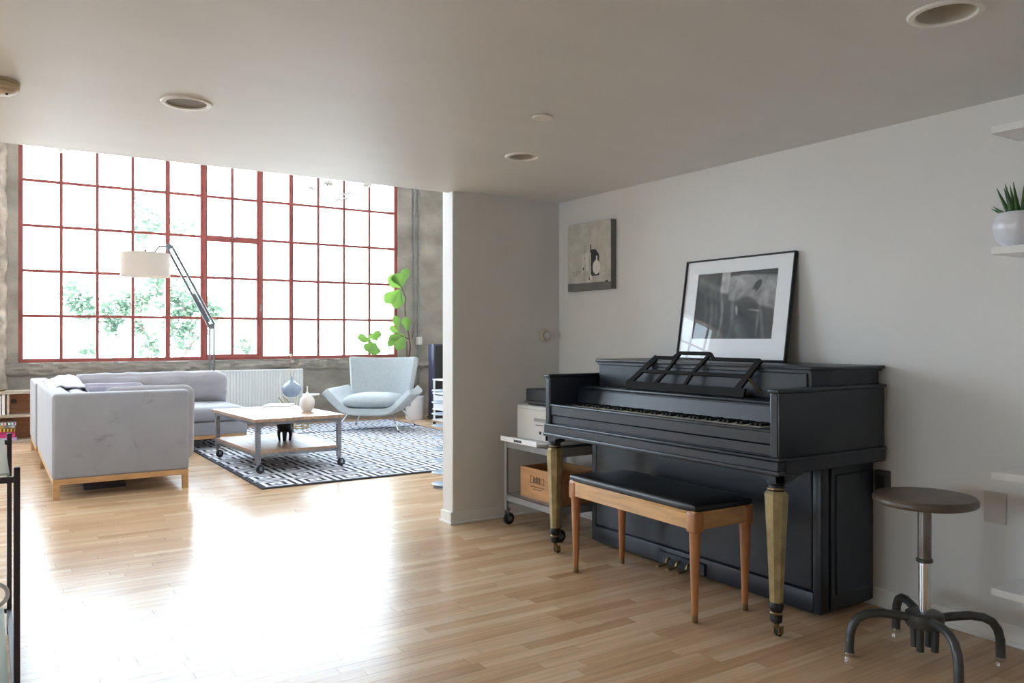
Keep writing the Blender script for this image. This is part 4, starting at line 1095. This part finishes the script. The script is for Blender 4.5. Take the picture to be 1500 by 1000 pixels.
b = nb(); lathe(b, [(0, .085), (.050, .087), (.064, .10), (.070, .13), (.072, .155), (.075, .172), (.070, .174), (.064, .15), (.055, .105), (0, .10)], 0, 0, 28); obj('bowl', b, 'black_dark', t)
for k in range(4):
    a = R(45 + 90 * k); b = nb(); tube(b, [(.050 * math.cos(a), .050 * math.sin(a), .10), (.054 * math.cos(a), .054 * math.sin(a), .05), (.046 * math.cos(a), .046 * math.sin(a), 0)], [.018, .014, .010], 10); obj('leg', b, 'black_dark', t)
b = nb(); box(b, .072, .090, -.012, .012, .12, .19, .003, 1); obj('handle', b, 'black_dark', t)

# ================================================================== SIDE TABLE + VASE
p = Vector((3.37, 10.20, RZ + .002))
sd = thing('brass_side_table', 'small brass wire side table with a flat tray top', 'side table', p, R(10))
b = nb(); lathe(b, [(0, .405), (.268, .405), (.274, .402), (.276, .424), (.268, .424), (.265, .410), (0, .409)], 0, 0, 8, R(22.5)); obj('tray_top', b, 'brasswire', sd, True, 20)
for k in range(8):
    a0, a1 = R(22.5 + 45 * k), R(45 + 45 * k)
    b = nb(); tube(b, [(.255 * math.cos(a0), .255 * math.sin(a0), .406), (.10 * math.cos(a1), .10 * math.sin(a1), .20), (.13 * math.cos(a1), .13 * math.sin(a1), .006)], .007, 6); obj('leg', b, 'brasswire', sd)
b = nb(); tube(b, arc((0, 0, .006), .13, 0, 360, 28, 'xy'), .007, 6); obj('base_ring', b, 'brasswire', sd)
vz = RZ + .412
p2 = fl(427, 581, vz); p2 = Vector((3.275, 10.20, vz))
t = thing('stem_vase', 'blue-grey teardrop vase holding thin dried stems on the brass side table', 'vase', p2)
b = nb(); lathe(b, [(0, 0), (.060, 0), (.070, .006), (.105, .045), (.122, .095), (.115, .135), (.085, .170), (.045, .195), (.022, .215), (.014, .240), (.012, .258), (.008, .258), (.009, .235)], 0, 0, 36); obj('body', b, 'blueceramic', t)
for tip, hd in (((-.06, .02, .62), 1), ((-.01, 0, .53), 2), ((.19, 0, .56), 1)):
    b = nb(); tube(b, [(0, 0, .20), (tip[0] * .25, tip[1], .33), (tip[0] * .7, tip[1], .48), tip], [.0025, .002, .0018, .0015], 5); s_ = obj('stem', b, 'oak', t)
    b = nb(); bmesh.ops.create_icosphere(b, subdivisions=2, radius=.011 * hd, matrix=Matrix.Translation(tip)); obj('flower_head', b, 'almond' if hd == 2 else 'bark', s_)
t = thing('shallow_dish', 'shallow pale dish beside the blue-grey vase on the side table', 'dish', (3.50, 10.12, vz))
b = nb(); lathe(b, [(0, 0), (.07, 0), (.115, .022), (.112, .026), (.068, .006), (0, .006)], 0, 0, 30); obj('body', b, 'ceramic', t)
b = nb(); lathe(b, [(.112, .024), (.117, .026), (.112, .029)], 0, 0, 30); obj('rim', b, 'ceramic', t)

# ================================================================== ARMCHAIR
ac = thing('lounge_armchair', 'pale blue-grey winged lounge armchair on slim chrome legs', 'armchair', (4.21, 9.64, RZ), R(-40.5))
ac.location.z = .0118
def loft(secs, closed=False):
    b = nb(); rows_ = [[b.verts.new(p) for p in s] for s in secs]
    for a, c in zip(rows_, rows_[1:]):
        for k in range(len(a) - 1): b.faces.new((a[k], a[k + 1], c[k + 1], c[k]))
    return b
half = [(0, .235), (.16, .235), (.28, .245), (.36, .285), (.45, .37), (.535, .455), (.585, .495)]
prof = [(-x, z) for x, z in half[::-1]][:-1] + half
secs = []
for y, sx, dz in ((-.43, .93, .012), (-.40, .97, 0), (-.25, 1.0, 0), (-.05, .985, 0), (.15, .93, .01), (.28, .86, .02)):
    secs.append([(x * sx, y + .03 * (abs(x) / .58) ** 2, z + dz - .03 * max(0, abs(x) - .50) * (1 if y < -.38 else 0)) for x, z in prof])
b = loft(secs); sh = obj('seat_shell', b, 'chair', ac)
for md_ in (('SOLIDIFY', dict(thickness=.09, offset=0)), ('BEVEL', dict(width=.018, segments=2)), ('SUBSURF', dict(levels=2, render_levels=2))):
    q = sh.modifiers.new(md_[0].lower(), md_[0])
    for k_, v_ in md_[1].items(): setattr(q, k_, v_)
secs = []
for i in range(9):
    t_ = i / 8; z = .27 + .625 * t_; hw = .395 + .075 * t_ ** 1.3; yb = .26 + .15 * t_
    row = []
    for k in range(11):
        u = -1 + 2 * k / 10; row.append((u * hw, yb - .10 * abs(u) ** 2.6, z + .018 * abs(u) ** 2 * t_))
    secs.append(row)
b = loft(secs); bk_ = obj('backrest', b, 'chair', ac)
for md_ in (('SOLIDIFY', dict(thickness=.09, offset=0)), ('BEVEL', dict(width=.02, segments=2)), ('SUBSURF', dict(levels=2, render_levels=2))):
    q = bk_.modifiers.new(md_[0].lower(), md_[0])
    for k_, v_ in md_[1].items(): setattr(q, k_, v_)
b = nb(); cushion(b, -.33, .33, -.43, .25, .275, .425, .8, 0, 0, 16, .35); obj('seat_cushion', b, 'chair', ac)
for sx in (-1, 1):
    for sy in (-1, 1):
        b = nb(); tube(b, [(sx * .27, sy * .25, .23), (sx * .405, sy * .40, .014), (sx * .405, sy * .39, .012)], .009, 10); lg = obj('leg', b, 'chrome', ac)
        b = nb(); lathe(b, [(.012, 0), (.012, .012)], sx * .405, sy * .398, 12); obj('foot_pad', b, 'rubber', lg)

# ================================================================== FLOOR LAMP
LY = 10.22
e = pY(310, 478, LY); a = pY(247, 361, LY); s1 = pY(213, 372, LY)
lp = thing('arc_floor_lamp', 'chrome jointed floor lamp with a white drum shade behind the sofa', 'floor lamp', (e.x - .01, LY, 0))
b = nb(); lathe(b, [(0, 0), (.15, 0), (.155, .006), (.15, .022), (.03, .026), (0, .026)], e.x - .01, LY, 36); wobj('base', b, 'nickel', lp)
for dx in (-.022, .03):
    b = nb(); tube(b, [(e.x + dx - .005, LY, .02), (e.x + dx, LY, e.z)], .011, 10); wobj('pole', b, 'nickel', lp)
for off in (-.026, .04):
    b = nb(); d = (a - e).normalized(); nrm = Vector((d.z, 0, -d.x)); q0 = e + nrm * off; q1 = a + nrm * off * .9
    tube(b, [q0, q1], .015, 10); ar = wobj('arm', b, 'nickel', lp)
b = nb(); d = (a - e); q0, q1 = e + d * .06, e + d * .42; tube(b, [q0, q1], .017, 10); wobj('spring_tube', b, 'nickel', lp)
for c_ in (e, a):
    b = nb(); lathe(b, [(.036, -.012), (.036, .012)], 0, 0, 20, M4=Matrix.Translation(c_) @ Matrix.Rotation(R(90), 4, 'X')); wobj('joint', b, 'nickel', lp)
sr, sz0, sz1 = .268, pY(213, 405, LY).z, pY(213, 371, LY).z
b = nb(); tube(b, [a, a + Vector((-.10, 0, .0)), Vector((s1.x + .10, LY, sz1 + .02)), Vector((s1.x, LY, sz1 + .015)), Vector((s1.x, LY, sz0 + .15))], .012, 8); wobj('shade_arm', b, 'nickel', lp)
b = nb()
for r_, inv in ((sr, False),):
    ring0 = [b.verts.new((s1.x + r_ * math.cos(k * math.pi / 24), LY + r_ * math.sin(k * math.pi / 24), sz0)) for k in range(48)]
    ring1 = [b.verts.new((s1.x + r_ * math.cos(k * math.pi / 24), LY + r_ * math.sin(k * math.pi / 24), sz1)) for k in range(48)]
    for k in range(48): b.faces.new((ring0[k], ring0[(k + 1) % 48], ring1[(k + 1) % 48], ring1[k]))
shd = wobj('drum_shade', b, 'shade', lp)
b = nb()
for k in range(3):
    aa = R(30 + 120 * k); tube(b, [(s1.x, LY, sz1 - .01), (s1.x + sr * math.cos(aa), LY + sr * math.sin(aa), sz1 - .01)], .003, 6)
wobj('shade_spider', b, 'nickel', shd)
b = nb(); lathe(b, [(0, sz1 + .05), (.012, sz1 + .046), (.016, sz1 + .03), (.010, sz1 + .012), (.010, sz1 - .01)], s1.x, LY, 16); wobj('finial', b, 'nickel', shd)
b = nb(); lathe(b, [(0, sz0 + .04), (.03, sz0 + .06), (.036, sz0 + .09), (.02, sz0 + .14), (.016, sz0 + .17)], s1.x, LY, 18); wobj('bulb', b, mat('warm_bulb', (1, .9, .75), .4, emit=((1.0, .70, .42), 2.0)), lp)

# ================================================================== RADIATOR
rd = thing('panel_radiator', 'long white ribbed panel radiator under the window', 'radiator', (2.74, 10.840, .20))
rx0, rx1, rz0, rz1 = 1.86, 3.625, .20, .755
b = nb(); n = 44; pl = []
for k in range(n):
    x0 = rx0 + (rx1 - rx0) * k / n; x1 = rx0 + (rx1 - rx0) * (k + 1) / n; wd = x1 - x0
    pl += [(x0, 10.798), (x0 + wd * .28, 10.798), (x0 + wd * .40, 10.812), (x0 + wd * .80, 10.812), (x0 + wd * .92, 10.798)]
pl += [(rx1, 10.798), (rx1, 10.826), (rx0, 10.826)]
prism(b, pl, rz0, rz1 - .02, 'z'); wobj('ribbed_panel', b, 'radiator', rd, False)
b = nb(); box(b, rx0 - .004, rx1 + .004, 10.794, 10.8405, rz1 - .022, rz1, .004, 2); wobj('top_grille', b, 'radiator', rd)
for x in (rx0, rx1):
    b = nb(); box(b, x - .004, x + .004, 10.794, 10.8405, rz0, rz1 - .02, .002, 1); wobj('side_cover', b, 'radiator', rd)
b = nb(); box(b, rx0 + .1, rx1 - .1, 10.86, 10.950, rz0 + .1, rz0 + .14); wobj('wall_bracket', b, 'steel', rd)
b = nb(); tube(b, [(rx1 - .05, 10.840, rz0), (rx1 - .05, 10.840, 0)], .011, 8); wobj('feed_pipe', b, 'radiator', rd)

# ================================================================== BOOKCASE + BOOKS
bc = thing('low_bookcase', 'low open pine bookcase against the concrete pier behind the sofa', 'bookcase', (-.2, 10.72, 0))
bx0, bx1, by0, by1 = -1.05, .66, 10.56, 10.82
for z0, z1 in ((.548, .580), (.285, .318), (.0, .03)):
    b = nb(); box(b, bx0, bx1, by0, by1, z0, z1, .002, 1); wobj('shelf_board', b, 'shelfedge', bc, False)
for x in (bx0, .175, bx1 - .024):
    for z0, z1 in ((.318, .548), (.03, .285)):
        if x == .175 and z0 < .1: continue
        b = nb(); box(b, x, x + .024, by0 + .004, by1, z0, z1, .001, 1); wobj('upright', b, 'shelfedge', bc, False)
b = nb(); box(b, bx0 + .002, bx1 - .002, by1 - .012, by1 - .001, .03, .548); bp_ = wobj('back_panel', b, 'pine', bc, False)
kc = pY(20, 587.5, by1 - .0125)
b = nb(); lathe(b, [(.03, 0), (.028, .001), (0, .001)], 0, 0, 20, M4=Matrix.Translation((kc.x, by1 - .0125, kc.z)) @ Matrix.Rotation(R(90), 4, 'X')); wobj('dark_knot', b, 'bark', bp_)
def book(label, x, y, z, sx, sy, sz, col, group, upright=False, rz=0.0, stripes=None):
    t = thing('book', label, 'book', (x, y, z), rz, group)
    cm = mat('book_cover_' + str(len(bpy.data.materials)), col, .5)
    if upright:
        b = nb(); box(b, 0, .003, 0, sy, 0, sz); box(b, sx - .003, sx, 0, sy, 0, sz); box(b, 0, sx, 0, .003, 0, sz); obj('cover', b, cm, t, False)
        b = nb(); box(b, .003, sx - .003, .003, sy - .004, .003, sz - .003); obj('pages', b, 'white', t, False)
    else:
        b = nb(); box(b, 0, sx, 0, sy, 0, .003); box(b, 0, sx, 0, sy, sz - .003, sz); box(b, 0, sx, 0, .003, 0, sz); obj('cover', b, cm, t, False)
        b = nb(); box(b, .004, sx - .004, .003, sy - .004, .003, sz - .003); obj('pages', b, 'white', t, False)
        if stripes:
            for k, cc in enumerate(stripes):
                w_ = sx / len(stripes); b = nb(); box(b, k * w_ + w_ * .2, k * w_ + w_ * .75, -.0008, .002, .003, sz - .003); obj('spine_print', b, mat('spine_ink_' + str(len(bpy.data.materials)), cc, .5), t, False)
    return t
ub = [('tall white binder with a plain spine at the end of the bookcase row', .128, .034, .225, srgb(235, 234, 232)), ('white binder with a grey label strip in the bookcase row', .086, .038, .215, srgb(222, 222, 226)),
      ('thin black folder between white binders on the bookcase', .070, .013, .21, srgb(40, 40, 44)), ('pale lilac binder on the bookcase shelf', .022, .046, .222, srgb(214, 208, 226)), ('cream ring binder beside the lilac one', -.03, .048, .22, srgb(232, 226, 208))]
for lb, x, sx, sz, col in ub: book(lb, x, by0 + .02, .3185, sx, .2, sz, col, 'binders on the upper bookcase shelf', True)
zz = .0305
for lb, sx, sy, sz, col, st2, dx in (
        ('lilac paperback at the bottom of the book stack', .30, .19, .034, srgb(206, 170, 222), None, .02),
        ('hot pink book second from the bottom of the stack', .26, .19, .040, srgb(214, 60, 130), None, .0),
        ('magenta softcover under the yellow book', .26, .18, .022, srgb(190, 40, 100), None, .0),
        ('yellow book with dark spine lettering in the stack', .24, .19, .040, srgb(232, 186, 60), (srgb(90, 70, 40),) * 7, .0),
        ('blue and tan patterned book in the stack', .22, .18, .034, srgb(150, 140, 120), (srgb(120, 170, 190), srgb(190, 150, 90), srgb(110, 110, 120), srgb(170, 190, 190)), .01),
        ('striped candy-coloured book topping the stack', .20, .18, .030, srgb(236, 236, 232), (srgb(230, 110, 140), srgb(90, 180, 160), srgb(230, 110, 140), srgb(60, 60, 70), srgb(90, 180, 160), srgb(150, 90, 170)), .01)):
    xr = pY(22, 640, by0).x + dx
    book(lb, xr - sx, by0 + .004, zz, sx, sy, sz, col, 'books stacked in the lower bookcase', False, 0, st2); zz += sz + .0006
# bowl rim on top of the bookcase
t = thing('copper_dish', 'small copper dish on top of the bookcase', 'dish', (.10, 10.66, .5805))
b = nb(); lathe(b, [(0, 0), (.05, 0), (.075, .014), (.078, .02), (.072, .018), (.045, .005), (0, .005)], 0, 0, 26); obj('body', b, 'brass', t)
b = nb(); lathe(b, [(.074, .018), (.080, .020), (.074, .023)], 0, 0, 26); obj('rim', b, 'brass', t)

# ================================================================== FIDDLE LEAF FIG
fx, fy = 5.185, 10.50
fg = thing('fiddle_leaf_fig', 'leggy fiddle-leaf fig with bright leaves in a white cylinder pot', 'potted plant', (fx, fy, 0))
b = nb(); lathe(b, [(0, 0), (.128, 0), (.133, .004), (.140, .33), (.136, .333), (.132, .325), (.130, .27)], fx, fy, 36); wobj('pot', b, 'pot', fg)
b = nb(); lathe(b, [(0, .285), (.131, .285)], fx, fy, 28); wobj('soil', b, 'soil', fg)
PY = 10.5
def q_(px, py, y=PY): return pY(px, py, y)
n1, n2, n3, top = q_(601, 508), q_(592, 480), q_(593, 450), q_(588, 420)
def stem(pts, r0, r1):
    b = nb(); k = len(pts); tube(b, pts, [r0 + (r1 - r0) * i / (k - 1) for i in range(k)], 8); return wobj('stem', b, 'bark', fg)
stem([(fx + .01, fy, .28), (fx + .0, fy + .03, .5), (fx - .08, fy + .05, .8), n1], .016, .012)
stem([(fx - .02, fy, .28), (fx - .04, fy + .03, .6), (fx - .10, fy + .05, .9), q_(596, 500)], .012, .009)
stem([n1, q_(599, 492), n2 + Vector((.05, 0, 0)), q_(594, 468), n3, q_(594, 435), top], .011, .006)
stem([q_(600, 497), q_(585, 490), q_(570, 496), q_(552, 501)], .009, .005)
stem([q_(603, 497), q_(606, 484), q_(608, 470)], .006, .003)
def fleaf(a, tipv, wd, face, m='leaf', curl=.15):
    a = Vector(a); tipv = Vector(tipv); ax = tipv - a; ln = ax.length; t = ax.normalized(); f = Vector(face).normalized(); sd_ = t.cross(f).normalized(); f = sd_.cross(t).normalized()
    b = nb(); pr = [0.05, .30, .42, .55, .80, 1.0, .98, .72, .0]; n = len(pr); rows_ = []
    for i, w_ in enumerate(pr):
        s = i / (n - 1); c0 = a + t * ln * s + f * (-curl * ln * (s - .4) ** 2)
        rows_.append([b.verts.new(c0 + sd_ * wd * w_ * u + f * (.18 * wd * abs(u) * w_ + .02 * wd * math.sin(s * 9 + u * 3))) for u in (-1, -.5, 0, .5, 1)] if w_ > 0 else [b.verts.new(c0)])
    for r0, r1 in zip(rows_, rows_[1:]):
        if len(r1) == 5:
            for k in range(4): b.faces.new((r0[k], r0[k + 1], r1[k + 1], r1[k]))
        else:
            for k in range(4): b.faces.new((r0[k], r0[k + 1], r1[0]))
    o = wobj('leaf', b, m, fg)
    return o
TL = bpy.data.materials.new('fig_leaf_lit_through'); TL.use_nodes = True
_n = TL.node_tree; _o = _n.nodes['Material Output']; _p = _n.nodes['Principled BSDF']; _p.inputs['Base Color'].default_value = (*srgb(96, 132, 66), 1); _p.inputs['Roughness'].default_value = .4
_t = _n.nodes.new('ShaderNodeBsdfTranslucent'); _t.inputs[0].default_value = (*srgb(112, 150, 62), 1); _m = _n.nodes.new('ShaderNodeMixShader'); _m.inputs[0].default_value = .35
_n.links.new(_p.outputs[0], _m.inputs[1]); _n.links.new(_t.outputs[0], _m.inputs[2]); _n.links.new(_m.outputs[0], _o.inputs[0])
M['leaf'] = TL
fc = (-.4, -.9, .2)
for a_, t_, wd, fcx in (
        ((589, 420), (596, 392), .075, (-.7, -.6, .0)), ((588, 421), (568, 408), .11, (-.3, -.8, .5)), ((586, 419), (578, 401), .09, (-.4, -.8, .3)),
        ((585, 424), (564, 443), .095, (-.3, -.9, .3)), ((587, 424), (579, 452), .085, (-.5, -.9, .1)), ((586, 424), (590, 445), .06, (-.8, -.4, .1)),
        ((584, 484), (579, 462), .055, (-.6, -.7, .1)), ((585, 487), (571, 480), .055, (-.3, -.8, .4)), ((590, 488), (570, 497), .055, (-.2, -.7, .6)), ((592, 490), (582, 513), .085, (-.5, -.9, .1)), ((580, 492), (569, 507), .05, (-.4, -.8, .3)),
        ((545, 499), (524, 494), .075, (-.3, -.8, .5)), ((546, 500), (536, 514), .075, (-.4, -.9, .2)), ((549, 501), (547, 520), .095, (-.4, -.9, .1)), ((550, 500), (555, 484), .06, (-.6, -.7, .1)), ((548, 499), (544, 488), .05, (-.4, -.8, .2)),
        ((597, 486), (594, 464), .07, (-.5, -.8, .2))):
    fleaf(q_(*a_), q_(*t_, PY - .06), wd, fcx)

# ================================================================== SPEAKER, RACK, TIERED STAND
p = Vector((5.50, 10.33, 0))
t = thing('tower_speaker', 'tall dark blue floor-standing speaker beside the white plant pot', 'speaker', p, R(-14))
b = nb(); box(b, -.13, .13, -.16, .16, .03, 1.09, .008, 2); obj('cabinet', b, 'speaker', t)
b = nb(); box(b, -.11, .11, -.172, -.16, .08, 1.07, .004, 1); obj('front_grille', b, 'black_dark', t)
b = nb(); box(b, -.145, .145, -.175, .175, .012, .032, .004, 1); obj('plinth', b, 'black_dark', t)
b = nb()
for x, y in ((-.12, -.15), (.12, -.15), (-.12, .15), (.12, .15)): lathe(b, [(.012, 0), (.015, .012)], x, y, 10)
obj('foot', b, 'rubber', t)
rk = thing('media_rack', 'white open media rack with shelves of equipment beyond the pier', 'rack', (5.38, 9.55, 0), 0)
for z in (.055, .20, .415, .60):
    b = nb(); box(b, -.30, .30, -.20, .20, z, z + .018, .002, 1); obj('shelf', b, 'white', rk, False)
for x in (-.28, .28):
    for y in (-.18, .18):
        b = nb(); box(b, x - .010, x + .010, y - .010, y + .010, .03, .605); po = obj('post', b, 'white', rk, False)
        b = nb(); lathe(b, [(.020, -.01), (.020, .01)], 0, 0, 14, M4=Matrix.Translation((x, y, .02)) @ Matrix.Rotation(R(90), 4, 'X')); obj('caster_wheel', b, 'rubber', po)
b = nb(); box(b, -.289, -.285, -.17, .17, .218, .40); obj('side_panel', b, 'white', rk, False)
t = thing('stereo_receiver', 'black stereo receiver on the upper tier of the white rack', 'electronics', (5.40, 9.54, .4335))
b = nb(); box(b, -.20, .20, -.15, .15, .006, .125, .003, 1); obj('case', b, 'black_dark', t)
b = nb()
for x in (-.14, -.05, .1): lathe(b, [(.02, 0), (.018, .02)], 0, 0, 14, M4=Matrix.Translation((x, -.15, .065)) @ Matrix.Rotation(R(90), 4, 'X'))
obj('knob', b, 'chrome', t)
b = nb()
for x in (-.17, .17):
    for y in (-.12, .12): lathe(b, [(.012, 0), (.012, .008)], x, y, 10)
obj('foot', b, 'rubber', t)
p = fl(653, 713); 
ts = thing('tiered_disc_stand', 'tall stand of pale frosted glass discs on a wooden post beside the pier', 'stand', (p.x, p.y, 0))
b = nb(); lathe(b, [(.016, .0), (.016, .86)], 0, 0, 14); obj('post', b, 'oak', ts)
b = nb(); lathe(b, [(.0, 0), (.10, 0), (.10, .012), (.018, .02)], 0, 0, 30); obj('base', b, 'steel', ts)
dm = mesh_of('disc', lathe(nb(), [(.014, 0), (.108, 0), (.112, .004), (.112, .008), (.108, .010), (.014, .006)], 0, 0, 36), 'discglass')
for k in range(9):
    o = bpy.data.objects.new('disc', dm); C.objects.link(o); o.parent = ts; o.location = (0, 0, .022 + .092 * k)

# ================================================================== CONDUITS ON THE CONCRETE
for i, (px, z0, lb) in enumerate(((605.5, 1.17, 'thin steel conduit nearest the red window frame on the concrete wall'), (612.5, 0, 'steel conduit with a junction box running down the concrete wall'))):
    x = pY(px, 400, WF).x
    t = thing('electrical_conduit', lb, 'conduit', (x, WF - .02, z0 if z0 else .03))
    b = nb(); tube(b, [(x, WF - .022, max(z0, .03)), (x, WF - .022, ZT - .01)], .0115, 10); wobj('pipe', b, 'steel', t)
    b = nb()
    for z in (1.6, 2.6, 3.6): box(b, x - .025, x + .025, WF - .012, WF + .006, z - .01, z + .01); 
    wobj('strap', b, 'steel', t, False)
    if i == 1:
        b = nb(); box(b, x - .042, x + .042, WF - .06, WF + .004, 1.075, 1.195, .008, 2); wobj('junction_box', b, 'greyplate', t)

# ================================================================== HANGING LIGHTS IN THE TALL ROOM
t = thing('branch_chandelier', 'wiry branch chandelier with small pale flowers hanging in the tall room', 'chandelier', (3.16, 8.0, ZT - .03))
b = nb(); tube(b, [(3.16, 8, 3.0), (3.16, 8, ZT - .02)], .006, 6); wobj('stem', b, 'steel', t)
b = nb(); lathe(b, [(.06, ZT - .03), (.06, ZT - .001)], 3.16, 8, 20); wobj('ceiling_rose', b, 'steel', t)
def K(px, py): return pY(px, py, 8.0)
for pts in (([(3.16, 8, 3.0), K(478, 262), K(480, 275), K(483, 280), K(492, 283), K(505, 284)]), ([(3.16, 8, 3.0), K(540, 258), K(533, 275), K(522, 282), K(512, 282)]), ([(3.16, 8, 3.0), K(500, 275), K(503, 288), K(495, 293)]), ([(3.16, 8, 3.0), K(450, 255), K(455, 275)]), ([(3.16, 8, 3.0), K(510, 280), K(507, 291)])):
    b = nb(); tube(b, pts, .0035, 5); br_ = wobj('branch', b, 'steel', t)
    b = nb(); e_ = Vector(pts[-1])
    for k in range(4):
        a = R(90 * k); bmesh.ops.create_icosphere(b, subdivisions=1, radius=.012, matrix=Matrix.Translation(e_ + Vector((.018 * math.cos(a), .018 * math.sin(a), 0))))
    wobj('flower', b, 'ceramic', br_)
b = nb()
for px, py in ((480, 269), (537, 271)):
    c_ = K(px, py)
    for k in range(5):
        a = R(72 * k); bmesh.ops.create_icosphere(b, subdivisions=1, radius=.025, matrix=Matrix.Translation(c_ + Vector((.035 * math.cos(a), .035 * math.sin(a), .004 * k))))
wobj('flower_cluster', b, 'ceramic', t)
for i, px in enumerate((88, 99)):
    c_ = pY(px, 220, 8.0)
    t = thing('pendant_spotlight', 'small white cylinder spotlight hanging on a rod high before the window', 'spotlight', (c_.x, 8.0, ZT), 0, 'hanging spotlights')
    b = nb(); lathe(b, [(.0, c_.z - .02), (.020, c_.z - .02), (.020, c_.z + .05), (.006, c_.z + .06)], c_.x, 8.0, 16); wobj('head', b, 'trim', t)
    b = nb(); tube(b, [(c_.x, 8, c_.z + .055), (c_.x, 8, ZT)], .004, 6); wobj('rod', b, 'steel', t)
